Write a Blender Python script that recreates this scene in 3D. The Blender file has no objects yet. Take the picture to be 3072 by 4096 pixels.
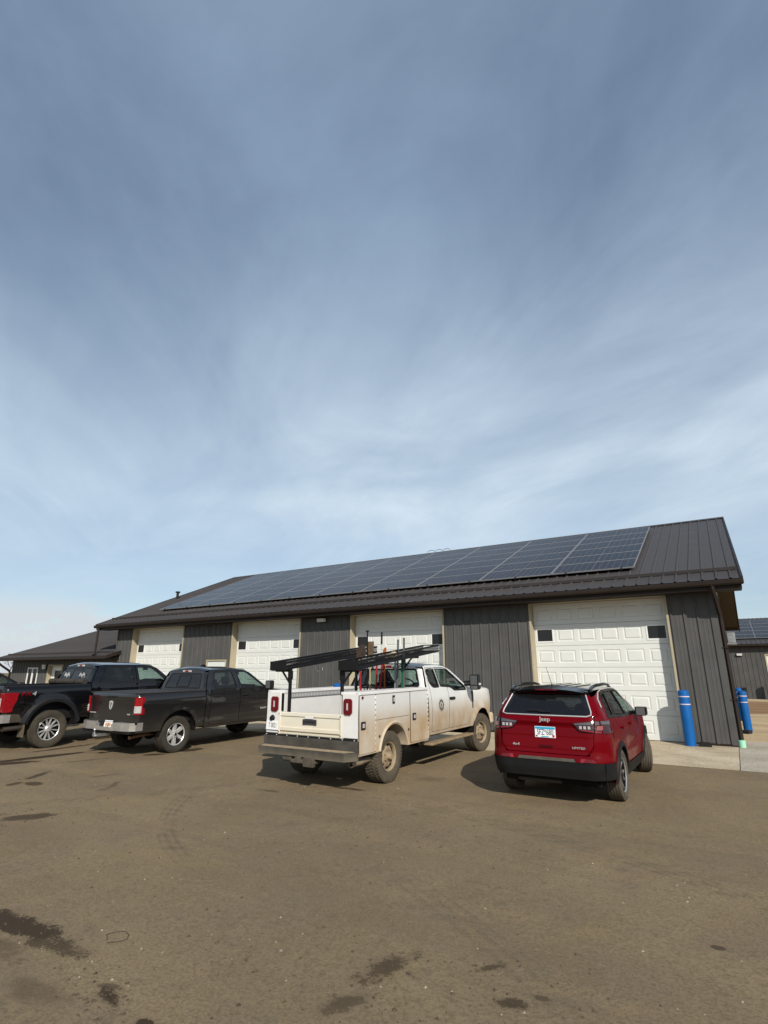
import bpy, bmesh, math, random
from mathutils import Vector, Matrix
from mathutils.geometry import delaunay_2d_cdt
random.seed(7)
SC = bpy.context.scene
COL = SC.collection
R = math.radians
# ------------------------------------------------------------------ camera
def make_camera():
    cd = bpy.data.cameras.new('camera'); co = bpy.data.objects.new('camera', cd); COL.objects.link(co)
    cd.sensor_fit = 'HORIZONTAL'; cd.sensor_width = 36.0; cd.lens = 2160.4 / 3072 * 36.0
    cd.clip_start = .05; cd.clip_end = 6000
    pitch, roll, yaw = .2917, .0042, .5594
    A = Vector((math.cos(yaw), math.sin(yaw), 0)); B = Vector((-math.sin(yaw), math.cos(yaw), 0)); Z = Vector((0, 0, 1))
    F = B * math.cos(pitch) + Z * math.sin(pitch); U = -B * math.sin(pitch) + Z * math.cos(pitch)
    right = A * math.cos(roll) + U * math.sin(roll); up = -A * math.sin(roll) + U * math.cos(roll)
    m = Matrix((right, up, -F)).transposed().to_4x4(); m.translation = (0, 0, 1.6211)
    co.matrix_world = m; SC.camera = co
make_camera()
# ------------------------------------------------------------------ light
SUN_EL = R(32.5); SUN_DIR = Vector((.70 * math.cos(SUN_EL), -.714 * math.cos(SUN_EL), math.sin(SUN_EL)))
def make_light():
    w = bpy.data.worlds.new('World'); SC.world = w; w.use_nodes = True
    nt = w.node_tree; nt.nodes.clear(); N = nt.nodes.new; L = nt.links.new
    out = N('ShaderNodeOutputWorld'); bg = N('ShaderNodeBackground'); bg.inputs[1].default_value = .1
    sky = N('ShaderNodeTexSky'); sky.sky_type = 'NISHITA'; sky.sun_disc = False
    sky.sun_elevation = SUN_EL; sky.sun_rotation = math.atan2(SUN_DIR.x, SUN_DIR.y)
    sky.air_density = 1.0; sky.dust_density = .8; sky.ozone_density = 1.6; sky.altitude = 300
    tc = N('ShaderNodeTexCoord'); sep = N('ShaderNodeSeparateXYZ'); L(tc.outputs['Generated'], sep.inputs[0])
    def mth(op, a, b=None, c=None, clamp=False):
        n = N('ShaderNodeMath'); n.operation = op; n.use_clamp = clamp
        for i, q in enumerate((a, b, c)):
            if q is None: continue
            if isinstance(q, (int, float)): n.inputs[i].default_value = q
            else: L(q, n.inputs[i])
        return n.outputs[0]
    zc = mth('MAXIMUM', sep.outputs[2], 0.0); den = mth('ADD', zc, .16)
    cb = N('ShaderNodeCombineXYZ'); L(mth('DIVIDE', sep.outputs[0], den), cb.inputs[0]); L(mth('DIVIDE', sep.outputs[1], den), cb.inputs[1])
    def noise(scale, loc, rot, det, rough, dist):
        mp = N('ShaderNodeMapping'); L(cb.outputs[0], mp.inputs[0]); mp.inputs['Location'].default_value = loc
        mp.vector_type = 'TEXTURE'; mp.inputs['Rotation'].default_value = (0, 0, rot[0]); mp.inputs['Scale'].default_value = rot[1]
        n = N('ShaderNodeTexNoise'); L(mp.outputs[0], n.inputs['Vector']); n.inputs['Scale'].default_value = scale
        n.inputs['Detail'].default_value = det; n.inputs['Roughness'].default_value = rough; n.inputs['Distortion'].default_value = dist
        return n.outputs[0]
    def ramp(v, a, b):
        n = N('ShaderNodeMapRange'); n.interpolation_type = 'SMOOTHSTEP'; L(v, n.inputs[0]); n.inputs[1].default_value = a; n.inputs[2].default_value = b
        return n.outputs[0]
    big = noise(.95, (3.1, 1.7, 0), (R(140), (1.15, .95, 1)), 6, .55, .6)
    wisp = noise(1.5, (0, 5.0, 2), (R(150), (1.5, .85, 1)), 8, .58, .9)
    fine = noise(4.6, (8, 2, 2), (R(150), (1.45, .9, 1)), 7, .62, .7)
    veil = mth('MULTIPLY', ramp(big, .2, .7), mth('ADD', mth('MULTIPLY', ramp(wisp, .28, .74), .42), .5))
    veil = mth('ADD', veil, mth('MULTIPLY', mth('SUBTRACT', fine, .5), .24))
    hor = ramp(sep.outputs[2], .80, .30)
    veil = mth('ADD', mth('MULTIPLY', veil, .50), mth('MULTIPLY', hor, mth('ADD', .33, mth('MULTIPLY', ramp(wisp, .25, .75), .17))), clamp=True)
    veil = mth('MULTIPLY', mth('ADD', veil, .09, clamp=True), mth('ADD', .55, mth('MULTIPLY', ramp(sep.outputs[2], .10, .30), .45)))
    # low cumulus bank near the horizon
    cmap = N('ShaderNodeMapping'); L(tc.outputs['Generated'], cmap.inputs[0]); cmap.inputs['Scale'].default_value = (6, 6, 13); cmap.inputs['Location'].default_value = (2.3, .7, .4)
    cn = N('ShaderNodeTexNoise'); L(cmap.outputs[0], cn.inputs['Vector']); cn.inputs['Scale'].default_value = 1.15; cn.inputs['Detail'].default_value = 8; cn.inputs['Roughness'].default_value = .52
    lowz = mth('MULTIPLY', ramp(sep.outputs[2], .125, .08), ramp(cn.outputs[0], .45, .53))
    cum = mth('MULTIPLY', lowz, .9)
    # cloud colours are about as bright as the hazy sky itself
    vc = N('ShaderNodeMix'); vc.data_type = 'RGBA'; L(hor, vc.inputs[0]); vc.inputs[6].default_value = (4.0, 5.25, 7.0, 1); vc.inputs[7].default_value = (6.6, 7.9, 9.0, 1)
    m1 = N('ShaderNodeMix'); m1.data_type = 'RGBA'; L(veil, m1.inputs[0]); L(sky.outputs[0], m1.inputs[6]); L(vc.outputs[2], m1.inputs[7])
    m2 = N('ShaderNodeMix'); m2.data_type = 'RGBA'; L(cum, m2.inputs[0]); L(m1.outputs[2], m2.inputs[6]); m2.inputs[7].default_value = (6.6, 7.1, 7.6, 1)
    L(m2.outputs[2], bg.inputs[0]); L(bg.outputs[0], out.inputs[0])
    sd = bpy.data.lights.new('sun', 'SUN'); so = bpy.data.objects.new('sun', sd); COL.objects.link(so)
    sd.energy = 5.0; sd.angle = R(.6); sd.color = (1.0, .93, .82)
    so.rotation_euler = (-SUN_DIR).to_track_quat('-Z', 'Y').to_euler(); so.location = (20, -20, 30)
    vs = SC.view_settings; vs.view_transform = 'Standard'; vs.look = 'None'; vs.gamma = 1; vs.exposure = 0; vs.use_curve_mapping = False
make_light()
# ------------------------------------------------------------------ materials
MATS = {}
def nodes_of(m):
    m.use_nodes = True; return m.node_tree, m.node_tree.nodes, m.node_tree.links
def M(name, col, rough=.5, metal=0., spec=.14, noise=None, bump=None, coat=0., dust=None, emit=None, alpha=None, aniso=None, wear=None):
    """principled material: noise=(scale,amount), bump=(scale,strength,dist), dust=(colour,z_full,z_none,max)"""
    if name in MATS: return MATS[name]
    m = bpy.data.materials.new(name); nt, N, L = nodes_of(m); b = N['Principled BSDF']
    b.inputs['Base Color'].default_value = (*col, 1); b.inputs['Roughness'].default_value = rough; b.inputs['Metallic'].default_value = metal
    b.inputs['Specular IOR Level'].default_value = spec; b.inputs['Coat Weight'].default_value = coat; b.inputs['Coat Roughness'].default_value = .04
    tc = N.new('ShaderNodeTexCoord'); src = None
    if emit: b.inputs['Emission Color'].default_value = (*emit[:3], 1); b.inputs['Emission Strength'].default_value = emit[3]
    if noise:
        n = N.new('ShaderNodeTexNoise'); L.new(tc.outputs['Object'], n.inputs['Vector']); n.inputs['Scale'].default_value = noise[0]; n.inputs['Detail'].default_value = 5; n.inputs['Roughness'].default_value = .62
        mr = N.new('ShaderNodeMapRange'); L.new(n.outputs[0], mr.inputs[0]); mr.inputs[1].default_value = .25; mr.inputs[2].default_value = .75
        mr.inputs[3].default_value = 1 - noise[1]; mr.inputs[4].default_value = 1 + noise[1]
        mx = N.new('ShaderNodeVectorMath'); mx.operation = 'SCALE'; mx.inputs[0].default_value = col; L.new(mr.outputs[0], mx.inputs['Scale'])
        src = mx.outputs[0]; L.new(src, b.inputs['Base Color'])
        rr = N.new('ShaderNodeMapRange'); L.new(n.outputs[0], rr.inputs[0]); rr.inputs[1].default_value = .3; rr.inputs[2].default_value = .7
        rr.inputs[3].default_value = max(rough - .08, .02); rr.inputs[4].default_value = min(rough + .1, 1); L.new(rr.outputs[0], b.inputs['Roughness'])
    if dust:
        dc, z0, z1, mxv = dust
        sp = N.new('ShaderNodeSeparateXYZ'); L.new(tc.outputs['Object'], sp.inputs[0])
        hz = N.new('ShaderNodeMapRange'); hz.interpolation_type = 'SMOOTHSTEP'; L.new(sp.outputs[2], hz.inputs[0]); hz.inputs[1].default_value = z1; hz.inputs[2].default_value = z0
        n2 = N.new('ShaderNodeTexNoise'); mp = N.new('ShaderNodeMapping'); L.new(tc.outputs['Object'], mp.inputs[0]); mp.inputs['Scale'].default_value = (1, 1, .55)
        L.new(mp.outputs[0], n2.inputs['Vector']); n2.inputs['Scale'].default_value = 3.2; n2.inputs['Detail'].default_value = 7; n2.inputs['Roughness'].default_value = .66
        r2 = N.new('ShaderNodeMapRange'); L.new(n2.outputs[0], r2.inputs[0]); r2.inputs[1].default_value = .28; r2.inputs[2].default_value = .66; r2.inputs[3].default_value = .5; r2.inputs[4].default_value = 1
        mu = N.new('ShaderNodeMath'); mu.operation = 'MULTIPLY'; L.new(hz.outputs[0], mu.inputs[0]); L.new(r2.outputs[0], mu.inputs[1])
        m3 = N.new('ShaderNodeMath'); m3.operation = 'MULTIPLY'; L.new(mu.outputs[0], m3.inputs[0]); m3.inputs[1].default_value = mxv
        mc = N.new('ShaderNodeMix'); mc.data_type = 'RGBA'; L.new(m3.outputs[0], mc.inputs[0]); mc.inputs[7].default_value = (*dc, 1)
        if src: L.new(src, mc.inputs[6])
        else: mc.inputs[6].default_value = (*col, 1)
        L.new(mc.outputs[2], b.inputs['Base Color'])
        mrr = N.new('ShaderNodeMix'); L.new(m3.outputs[0], mrr.inputs[0]); mrr.inputs[2].default_value = rough; mrr.inputs[3].default_value = .85; L.new(mrr.outputs[0], b.inputs['Roughness'])
        cw = N.new('ShaderNodeMix'); L.new(m3.outputs[0], cw.inputs[0]); cw.inputs[2].default_value = coat; cw.inputs[3].default_value = 0; L.new(cw.outputs[0], b.inputs['Coat Weight'])
    if bump:
        n = N.new('ShaderNodeTexNoise'); L.new(tc.outputs['Object'], n.inputs['Vector']); n.inputs['Scale'].default_value = bump[0]; n.inputs['Detail'].default_value = 4
        bp = N.new('ShaderNodeBump'); bp.inputs['Strength'].default_value = bump[1]; bp.inputs['Distance'].default_value = bump[2]; L.new(n.outputs[0], bp.inputs['Height']); L.new(bp.outputs[0], b.inputs['Normal'])
    MATS[name] = m; return m
def glass_mat(name, tint, dens, rough=.02, refl=1.0):
    """tinted car glass: a clear tinted pane with a mirror-like surface"""
    if name in MATS: return MATS[name]
    m = bpy.data.materials.new(name); nt, N, L = nodes_of(m); N.clear()
    o = N.new('ShaderNodeOutputMaterial'); t = N.new('ShaderNodeBsdfTransparent'); t.inputs[0].default_value = (*tint, 1)
    d = N.new('ShaderNodeBsdfDiffuse'); d.inputs[0].default_value = (.012, .013, .014, 1)
    g = N.new('ShaderNodeBsdfGlossy'); g.inputs['Roughness'].default_value = rough; g.inputs[0].default_value = (refl, refl, refl, 1)
    fr = N.new('ShaderNodeFresnel'); ge = N.new('ShaderNodeNewGeometry'); mr = N.new('ShaderNodeMapRange'); mr.inputs[3].default_value = 1.5; mr.inputs[4].default_value = 1 / 1.5
    L.new(ge.outputs['Backfacing'], mr.inputs[0]); L.new(mr.outputs[0], fr.inputs[0])   # same reflectance from inside and outside
    m1 = N.new('ShaderNodeMixShader'); m1.inputs[0].default_value = dens; L.new(t.outputs[0], m1.inputs[1]); L.new(d.outputs[0], m1.inputs[2])
    m2 = N.new('ShaderNodeMixShader'); L.new(fr.outputs[0], m2.inputs[0]); L.new(m1.outputs[0], m2.inputs[1]); L.new(g.outputs[0], m2.inputs[2])
    L.new(m2.outputs[0], o.inputs[0]); MATS[name] = m; return m
# ------------------------------------------------------------------ mesh helpers
class MB:
    def __init__(s): s.v = []; s.f = []; s.sm = []
    def add(s, V, F, smooth=False):
        k = len(s.v); s.v += [tuple(p) for p in V]; s.f += [tuple(i + k for i in f) for f in F]; s.sm += [smooth] * len(F); return s
    def box(s, lo, hi, bev=0., rot=None, piv=None):
        lo = Vector(lo); hi = Vector(hi); c = (lo + hi) / 2; h = (hi - lo) / 2; h = Vector((abs(h.x), abs(h.y), abs(h.z)))
        V = []; F = []
        b = min(bev, .45 * min(h))
        if b <= 0:
            for x in (-1, 1):
                for y in (-1, 1):
                    for z in (-1, 1): V.append(Vector((x * h.x, y * h.y, z * h.z)))
            F = [(0, 1, 3, 2), (4, 6, 7, 5), (0, 4, 5, 1), (2, 3, 7, 6), (0, 2, 6, 4), (1, 5, 7, 3)]
        else:
            idx = {}
            for x in (-1, 1):
                for y in (-1, 1):
                    for z in (-1, 1):
                        for a in range(3):
                            q = [x * h.x, y * h.y, z * h.z]
                            for k in range(3):
                                if k != a: q[k] -= (x, y, z)[k] * b
                            idx[x, y, z, a] = len(V); V.append(Vector(q))
            cs = [(x, y, z) for x in (-1, 1) for y in (-1, 1) for z in (-1, 1)]
            for a in range(3):
                o = [k for k in range(3) if k != a]
                for sg in (-1, 1):
                    q = []
                    for (p, r) in ((-1, -1), (1, -1), (1, 1), (-1, 1)):
                        k = [0, 0, 0]; k[a] = sg; k[o[0]] = p; k[o[1]] = r; q.append(idx[k[0], k[1], k[2], a])
                    F.append(tuple(q))
            for a in range(3):
                o = [k for k in range(3) if k != a]
                for p in (-1, 1):
                    for r in (-1, 1):
                        k0 = [0, 0, 0]; k0[a] = -1; k0[o[0]] = p; k0[o[1]] = r; k1 = list(k0); k1[a] = 1
                        F.append((idx[(*k0, o[0])], idx[(*k1, o[0])], idx[(*k1, o[1])], idx[(*k0, o[1])]))
            for x, y, z in cs: F.append((idx[x, y, z, 0], idx[x, y, z, 1], idx[x, y, z, 2]))
        if rot is not None:
            pv = Vector(piv) if piv is not None else c
            V = [rot @ (p + c - pv) + pv for p in V]
        else: V = [p + c for p in V]
        # consistent outward winding
        cc = sum(V, Vector()) / len(V); G = []
        for f in F:
            fc = sum((V[i] for i in f), Vector()) / len(f); n = (V[f[1]] - V[f[0]]).cross(V[f[2]] - V[f[1]])
            G.append(f if n.dot(fc - cc) > 0 else tuple(reversed(f)))
        return s.add(V, G)
    def prism(s, poly, axis, a0, a1, smooth=False):
        def P(u, v, a): return {'x': (a, u, v), 'y': (u, a, v), 'z': (u, v, a)}[axis]
        n = len(poly); V = [P(u, v, a0) for u, v in poly] + [P(u, v, a1) for u, v in poly]
        ar = sum(poly[i][0] * poly[(i + 1) % n][1] - poly[(i + 1) % n][0] * poly[i][1] for i in range(n))
        flip = (ar > 0) == (axis != 'y')
        if a1 < a0: flip = not flip
        F = [tuple(range(n - 1, -1, -1)), tuple(range(n, 2 * n))] + [(i, (i + 1) % n, n + (i + 1) % n, n + i) for i in range(n)]
        if not flip: F = [tuple(reversed(f)) for f in F]
        return s.add(V, F, smooth)
    def cyl(s, p0, p1, r0, r1=None, n=14, caps=True, smooth=True):
        p0 = Vector(p0); p1 = Vector(p1); r1 = r0 if r1 is None else r1; d = (p1 - p0).normalized()
        a = d.orthogonal().normalized(); b = d.cross(a); V = []
        for p, r in ((p0, r0), (p1, r1)):
            for i in range(n):
                t = 2 * math.pi * i / n; V.append(p + (a * math.cos(t) + b * math.sin(t)) * r)
        s.add(V, [(i, (i + 1) % n, n + (i + 1) % n, n + i) for i in range(n)], smooth)
        if caps: s.add(V, [tuple(range(n - 1, -1, -1)), tuple(range(n, 2 * n))])
        return s
    def tube(s, path, r, n=8, caps=True, closed=False):
        P = [Vector(p) for p in path]; k = len(P); V = []; rr = r if isinstance(r, (list, tuple)) else [r] * k
        t0 = (P[1] - P[0]).normalized(); a = t0.orthogonal().normalized()
        for i in range(k):
            t = (P[min(i + 1, k - 1)] - P[max(i - 1, 0)]).normalized(); a = (a - t * a.dot(t)).normalized(); b = t.cross(a)
            for j in range(n):
                q = 2 * math.pi * j / n + math.pi / n; V.append(P[i] + (a * math.cos(q) + b * math.sin(q)) * rr[i])
        F = [(i * n + j, i * n + (j + 1) % n, (i + 1) * n + (j + 1) % n, (i + 1) * n + j) for i in range(k - 1) for j in range(n)]
        s.add(V, F, n > 5)
        if caps: s.add(V, [tuple(range(n - 1, -1, -1)), tuple(range((k - 1) * n, k * n))])
        return s
    def lathe(s, prof, org=(0, 0, 0), axis='x', n=32, smooth=True):
        """prof: (position along axis, radius)"""
        V = []; F = []; m = len(prof)
        for i in range(n):
            t = 2 * math.pi * i / n; c, q = math.cos(t), math.sin(t)
            for a, r in prof:
                p = {'x': (a, r * c, r * q), 'y': (r * q, a, r * c), 'z': (r * c, r * q, a)}[axis]; V.append((p[0] + org[0], p[1] + org[1], p[2] + org[2]))
        for i in range(n):
            j = (i + 1) % n
            for k in range(m - 1): F.append((i * m + k, j * m + k, j * m + k + 1, i * m + k + 1))
        return s.add(V, F, smooth)
    def quad(s, *p, smooth=False): return s.add(p, [tuple(range(len(p)))], smooth)
    def grid(s, fn, us, vs, flip=False, smooth=True):
        V = [fn(u, v) for v in vs for u in us]; n = len(us)
        F = [(j * n + i, j * n + i + 1, (j + 1) * n + i + 1, (j + 1) * n + i) for j in range(len(vs) - 1) for i in range(n - 1)]
        return s.add(V, [tuple(reversed(f)) for f in F] if flip else F, smooth)
    def obj(s, name, mat, parent=None, angle=35, data=None):
        me = data
        if me is None:
            me = bpy.data.meshes.new(name); me.from_pydata(s.v, [], s.f); me.polygons.foreach_set('use_smooth', s.sm)
            if any(s.sm): me.set_sharp_from_angle(angle=R(angle))
            me.materials.append(mat); me.update()
        return link(name, me, parent)
def link(name, data, parent=None):
    o = bpy.data.objects.new(name, data); COL.objects.link(o)
    if parent is not None: o.parent = parent
    return o
def tag(o, label=None, cat=None, group=None, kind=None):
    for k, v in (('label', label), ('category', cat), ('group', group), ('kind', kind)):
        if v: o[k] = v
    return o
def thing(name, label, cat, loc=(0, 0, 0), rz=0, group=None):
    o = link(name, None); o.location = loc; o.rotation_euler = (0, 0, rz); o.empty_display_size = .3
    return tag(o, label, cat, group)
def copy_tree(o, parent=None):
    c = o.copy(); COL.objects.link(c)
    if parent is not None: c.parent = parent
    for ch in list(o.children): copy_tree(ch, c)
    return c
def dens(poly, step):
    o = []
    for i, a in enumerate(poly):
        b = poly[(i + 1) % len(poly)]; n = max(1, int(math.ceil(math.dist(a, b) / step)))
        o += [(a[0] + (b[0] - a[0]) * k / n, a[1] + (b[1] - a[1]) * k / n) for k in range(n)]
    return o
def pin(p, poly):
    x, y = p; c = False; n = len(poly); j = n - 1
    for i in range(n):
        xi, yi = poly[i]; xj, yj = poly[j]
        if (yi > y) != (yj > y) and x < (xj - xi) * (y - yi) / (yj - yi) + xi: c = not c
        j = i
    return c
def rnd(poly, r, n=4):
    """round the corners of a polygon"""
    o = []; k = len(poly)
    for i in range(k):
        p = Vector(poly[i]); a = Vector(poly[i - 1]) - p; b = Vector(poly[(i + 1) % k]) - p
        ri = r[i] if isinstance(r, (list, tuple)) else r
        d = min(ri, a.length * .45, b.length * .45)
        if d < 1e-4: o.append(tuple(p)); continue
        s = p + a.normalized() * d; e = p + b.normalized() * d
        for q in range(n + 1):
            t = q / n; o.append(tuple(s * (1 - t) ** 2 + p * 2 * t * (1 - t) + e * t * t))
    return o
def grow(poly, d):
    """offset a polygon outwards by d"""
    k = len(poly); ar = sum(poly[i][0] * poly[(i + 1) % k][1] - poly[(i + 1) % k][0] * poly[i][1] for i in range(k)); sg = 1 if ar > 0 else -1; o = []
    for i in range(k):
        p = Vector(poly[i]); a = (p - Vector(poly[i - 1])).normalized(); b = (Vector(poly[(i + 1) % k]) - p).normalized()
        n1 = Vector((a.y, -a.x)) * sg; n2 = Vector((b.y, -b.x)) * sg; n = (n1 + n2); n = n.normalized() if n.length > 1e-6 else n1
        o.append(tuple(p + n * d / max(.5, n.dot(n1))))
    return o
def arc(cx, cy, r, a0, a1, n=14, ry=None):
    ry = r if ry is None else ry
    return [(cx + r * math.cos(R(a0 + (a1 - a0) * i / n)), cy + ry * math.sin(R(a0 + (a1 - a0) * i / n))) for i in range(n + 1)]
def panel(name, outline, holes, fn, mat, parent, step=.09, flange=0., flip=False):
    """curved sheet: fn maps (u,v) to 3-D; boundary gets an inward flange"""
    loops = [dens(outline, step)] + [dens(h, step) for h in holes]
    pts = []; ed = []
    for lp in loops:
        k = len(pts); n = len(lp); pts += lp; ed += [(k + i, k + (i + 1) % n) for i in range(n)]
    nb = len(pts); x0 = min(p[0] for p in loops[0]); x1 = max(p[0] for p in loops[0]); y0 = min(p[1] for p in loops[0]); y1 = max(p[1] for p in loops[0])
    nx = max(1, int((x1 - x0) / step)); ny = max(1, int((y1 - y0) / step)); lim = (.4 * step) ** 2
    for i in range(1, nx):
        for j in range(1, ny):
            p = (x0 + (x1 - x0) * i / nx, y0 + (y1 - y0) * j / ny)
            if not pin(p, loops[0]) or any(pin(p, h) for h in loops[1:]): continue
            if min((p[0] - q[0]) ** 2 + (p[1] - q[1]) ** 2 for q in pts[:nb]) < lim: continue
            pts.append(p)
    res = delaunay_2d_cdt([Vector(p) for p in pts], ed, [], 0, 1e-5)
    V2 = [tuple(v) for v in res[0]]; F = []
    for f in res[2]:
        c = (sum(V2[i][0] for i in f) / len(f), sum(V2[i][1] for i in f) / len(f))
        if pin(c, loops[0]) and not any(pin(c, h) for h in loops[1:]): F.append(tuple(f))
    e = 2e-3
    def nrm(u, v):
        du = Vector(fn(u + e, v)) - Vector(fn(u - e, v)); dv = Vector(fn(u, v + e)) - Vector(fn(u, v - e)); n = du.cross(dv)
        n = n.normalized() if n.length > 1e-9 else Vector((0, 0, 1)); return -n if flip else n
    V = [Vector(fn(*p)) for p in V2]; NN = [nrm(*p) for p in V2]
    # make sure winding follows the normals
    G = []
    for f in F:
        n = (V[f[1]] - V[f[0]]).cross(V[f[2]] - V[f[0]]); G.append(f if n.dot(NN[f[0]]) >= 0 else tuple(reversed(f)))
    F = G
    if flange:
        for li, lp in enumerate(loops):
            n = len(lp); k = len(V)
            A = [Vector(fn(*p)) for p in lp]; B = [Vector(fn(*p)) - nrm(*p) * flange for p in lp]
            tn = []
            for i in range(n):
                t = (A[(i + 1) % n] - A[i - 1]); q = t.cross(nrm(*lp[i])); tn.append(q.normalized() if q.length > 1e-9 else Vector((0, 0, 1)))
            V += A + B; NN += tn + tn
            F += [(k + i, k + (i + 1) % n, k + n + (i + 1) % n, k + n + i) for i in range(n)]
    me = bpy.data.meshes.new(name); me.from_pydata(V, [], F); me.polygons.foreach_set('use_smooth', [True] * len(F))
    me.materials.append(mat); me.update(); me.normals_split_custom_set_from_vertices(NN)
    return link(name, me, parent)
def text(name, body, size, mat, parent, org, ux, uy, ext=.004, shear=0., sx=1.0, align='CENTER'):
    cu = bpy.data.curves.new('t', 'FONT'); cu.body = body; cu.size = size; cu.extrude = ext; cu.align_x = align; cu.align_y = 'CENTER'; cu.shear = shear; cu.resolution_u = 3
    to = bpy.data.objects.new('t', cu); COL.objects.link(to)
    me = bpy.data.meshes.new_from_object(to.evaluated_get(bpy.context.evaluated_depsgraph_get()))
    bpy.data.objects.remove(to); ux = Vector(ux).normalized(); uy = Vector(uy).normalized(); uz = ux.cross(uy); org = Vector(org)
    for v in me.vertices: v.co = org + ux * v.co.x * sx + uy * v.co.y + uz * v.co.z
    me.materials.clear(); me.materials.append(mat); me.name = name
    return link(name, me, parent)
def lerp_tab(tab):
    def f(z):
        if z <= tab[0][0]: return tab[0][1]
        for (a, p), (b, q) in zip(tab, tab[1:]):
            if z <= b:
                t = (z - a) / (b - a); t2 = t * t * (3 - 2 * t) * .35 + t * .65; return p + (q - p) * t2
        return tab[-1][1]
    return f
def GZ(y):
    T = [(-400, -.42), (-30, -.42), (0, -.31), (13, -.09), (16.1, -.02), (18, 0.), (900, 0.)]
    for (a, p), (b, q) in zip(T, T[1:]):
        if y <= b: return p + (q - p) * max(0, (y - a)) / (b - a)
    return 0.
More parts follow.
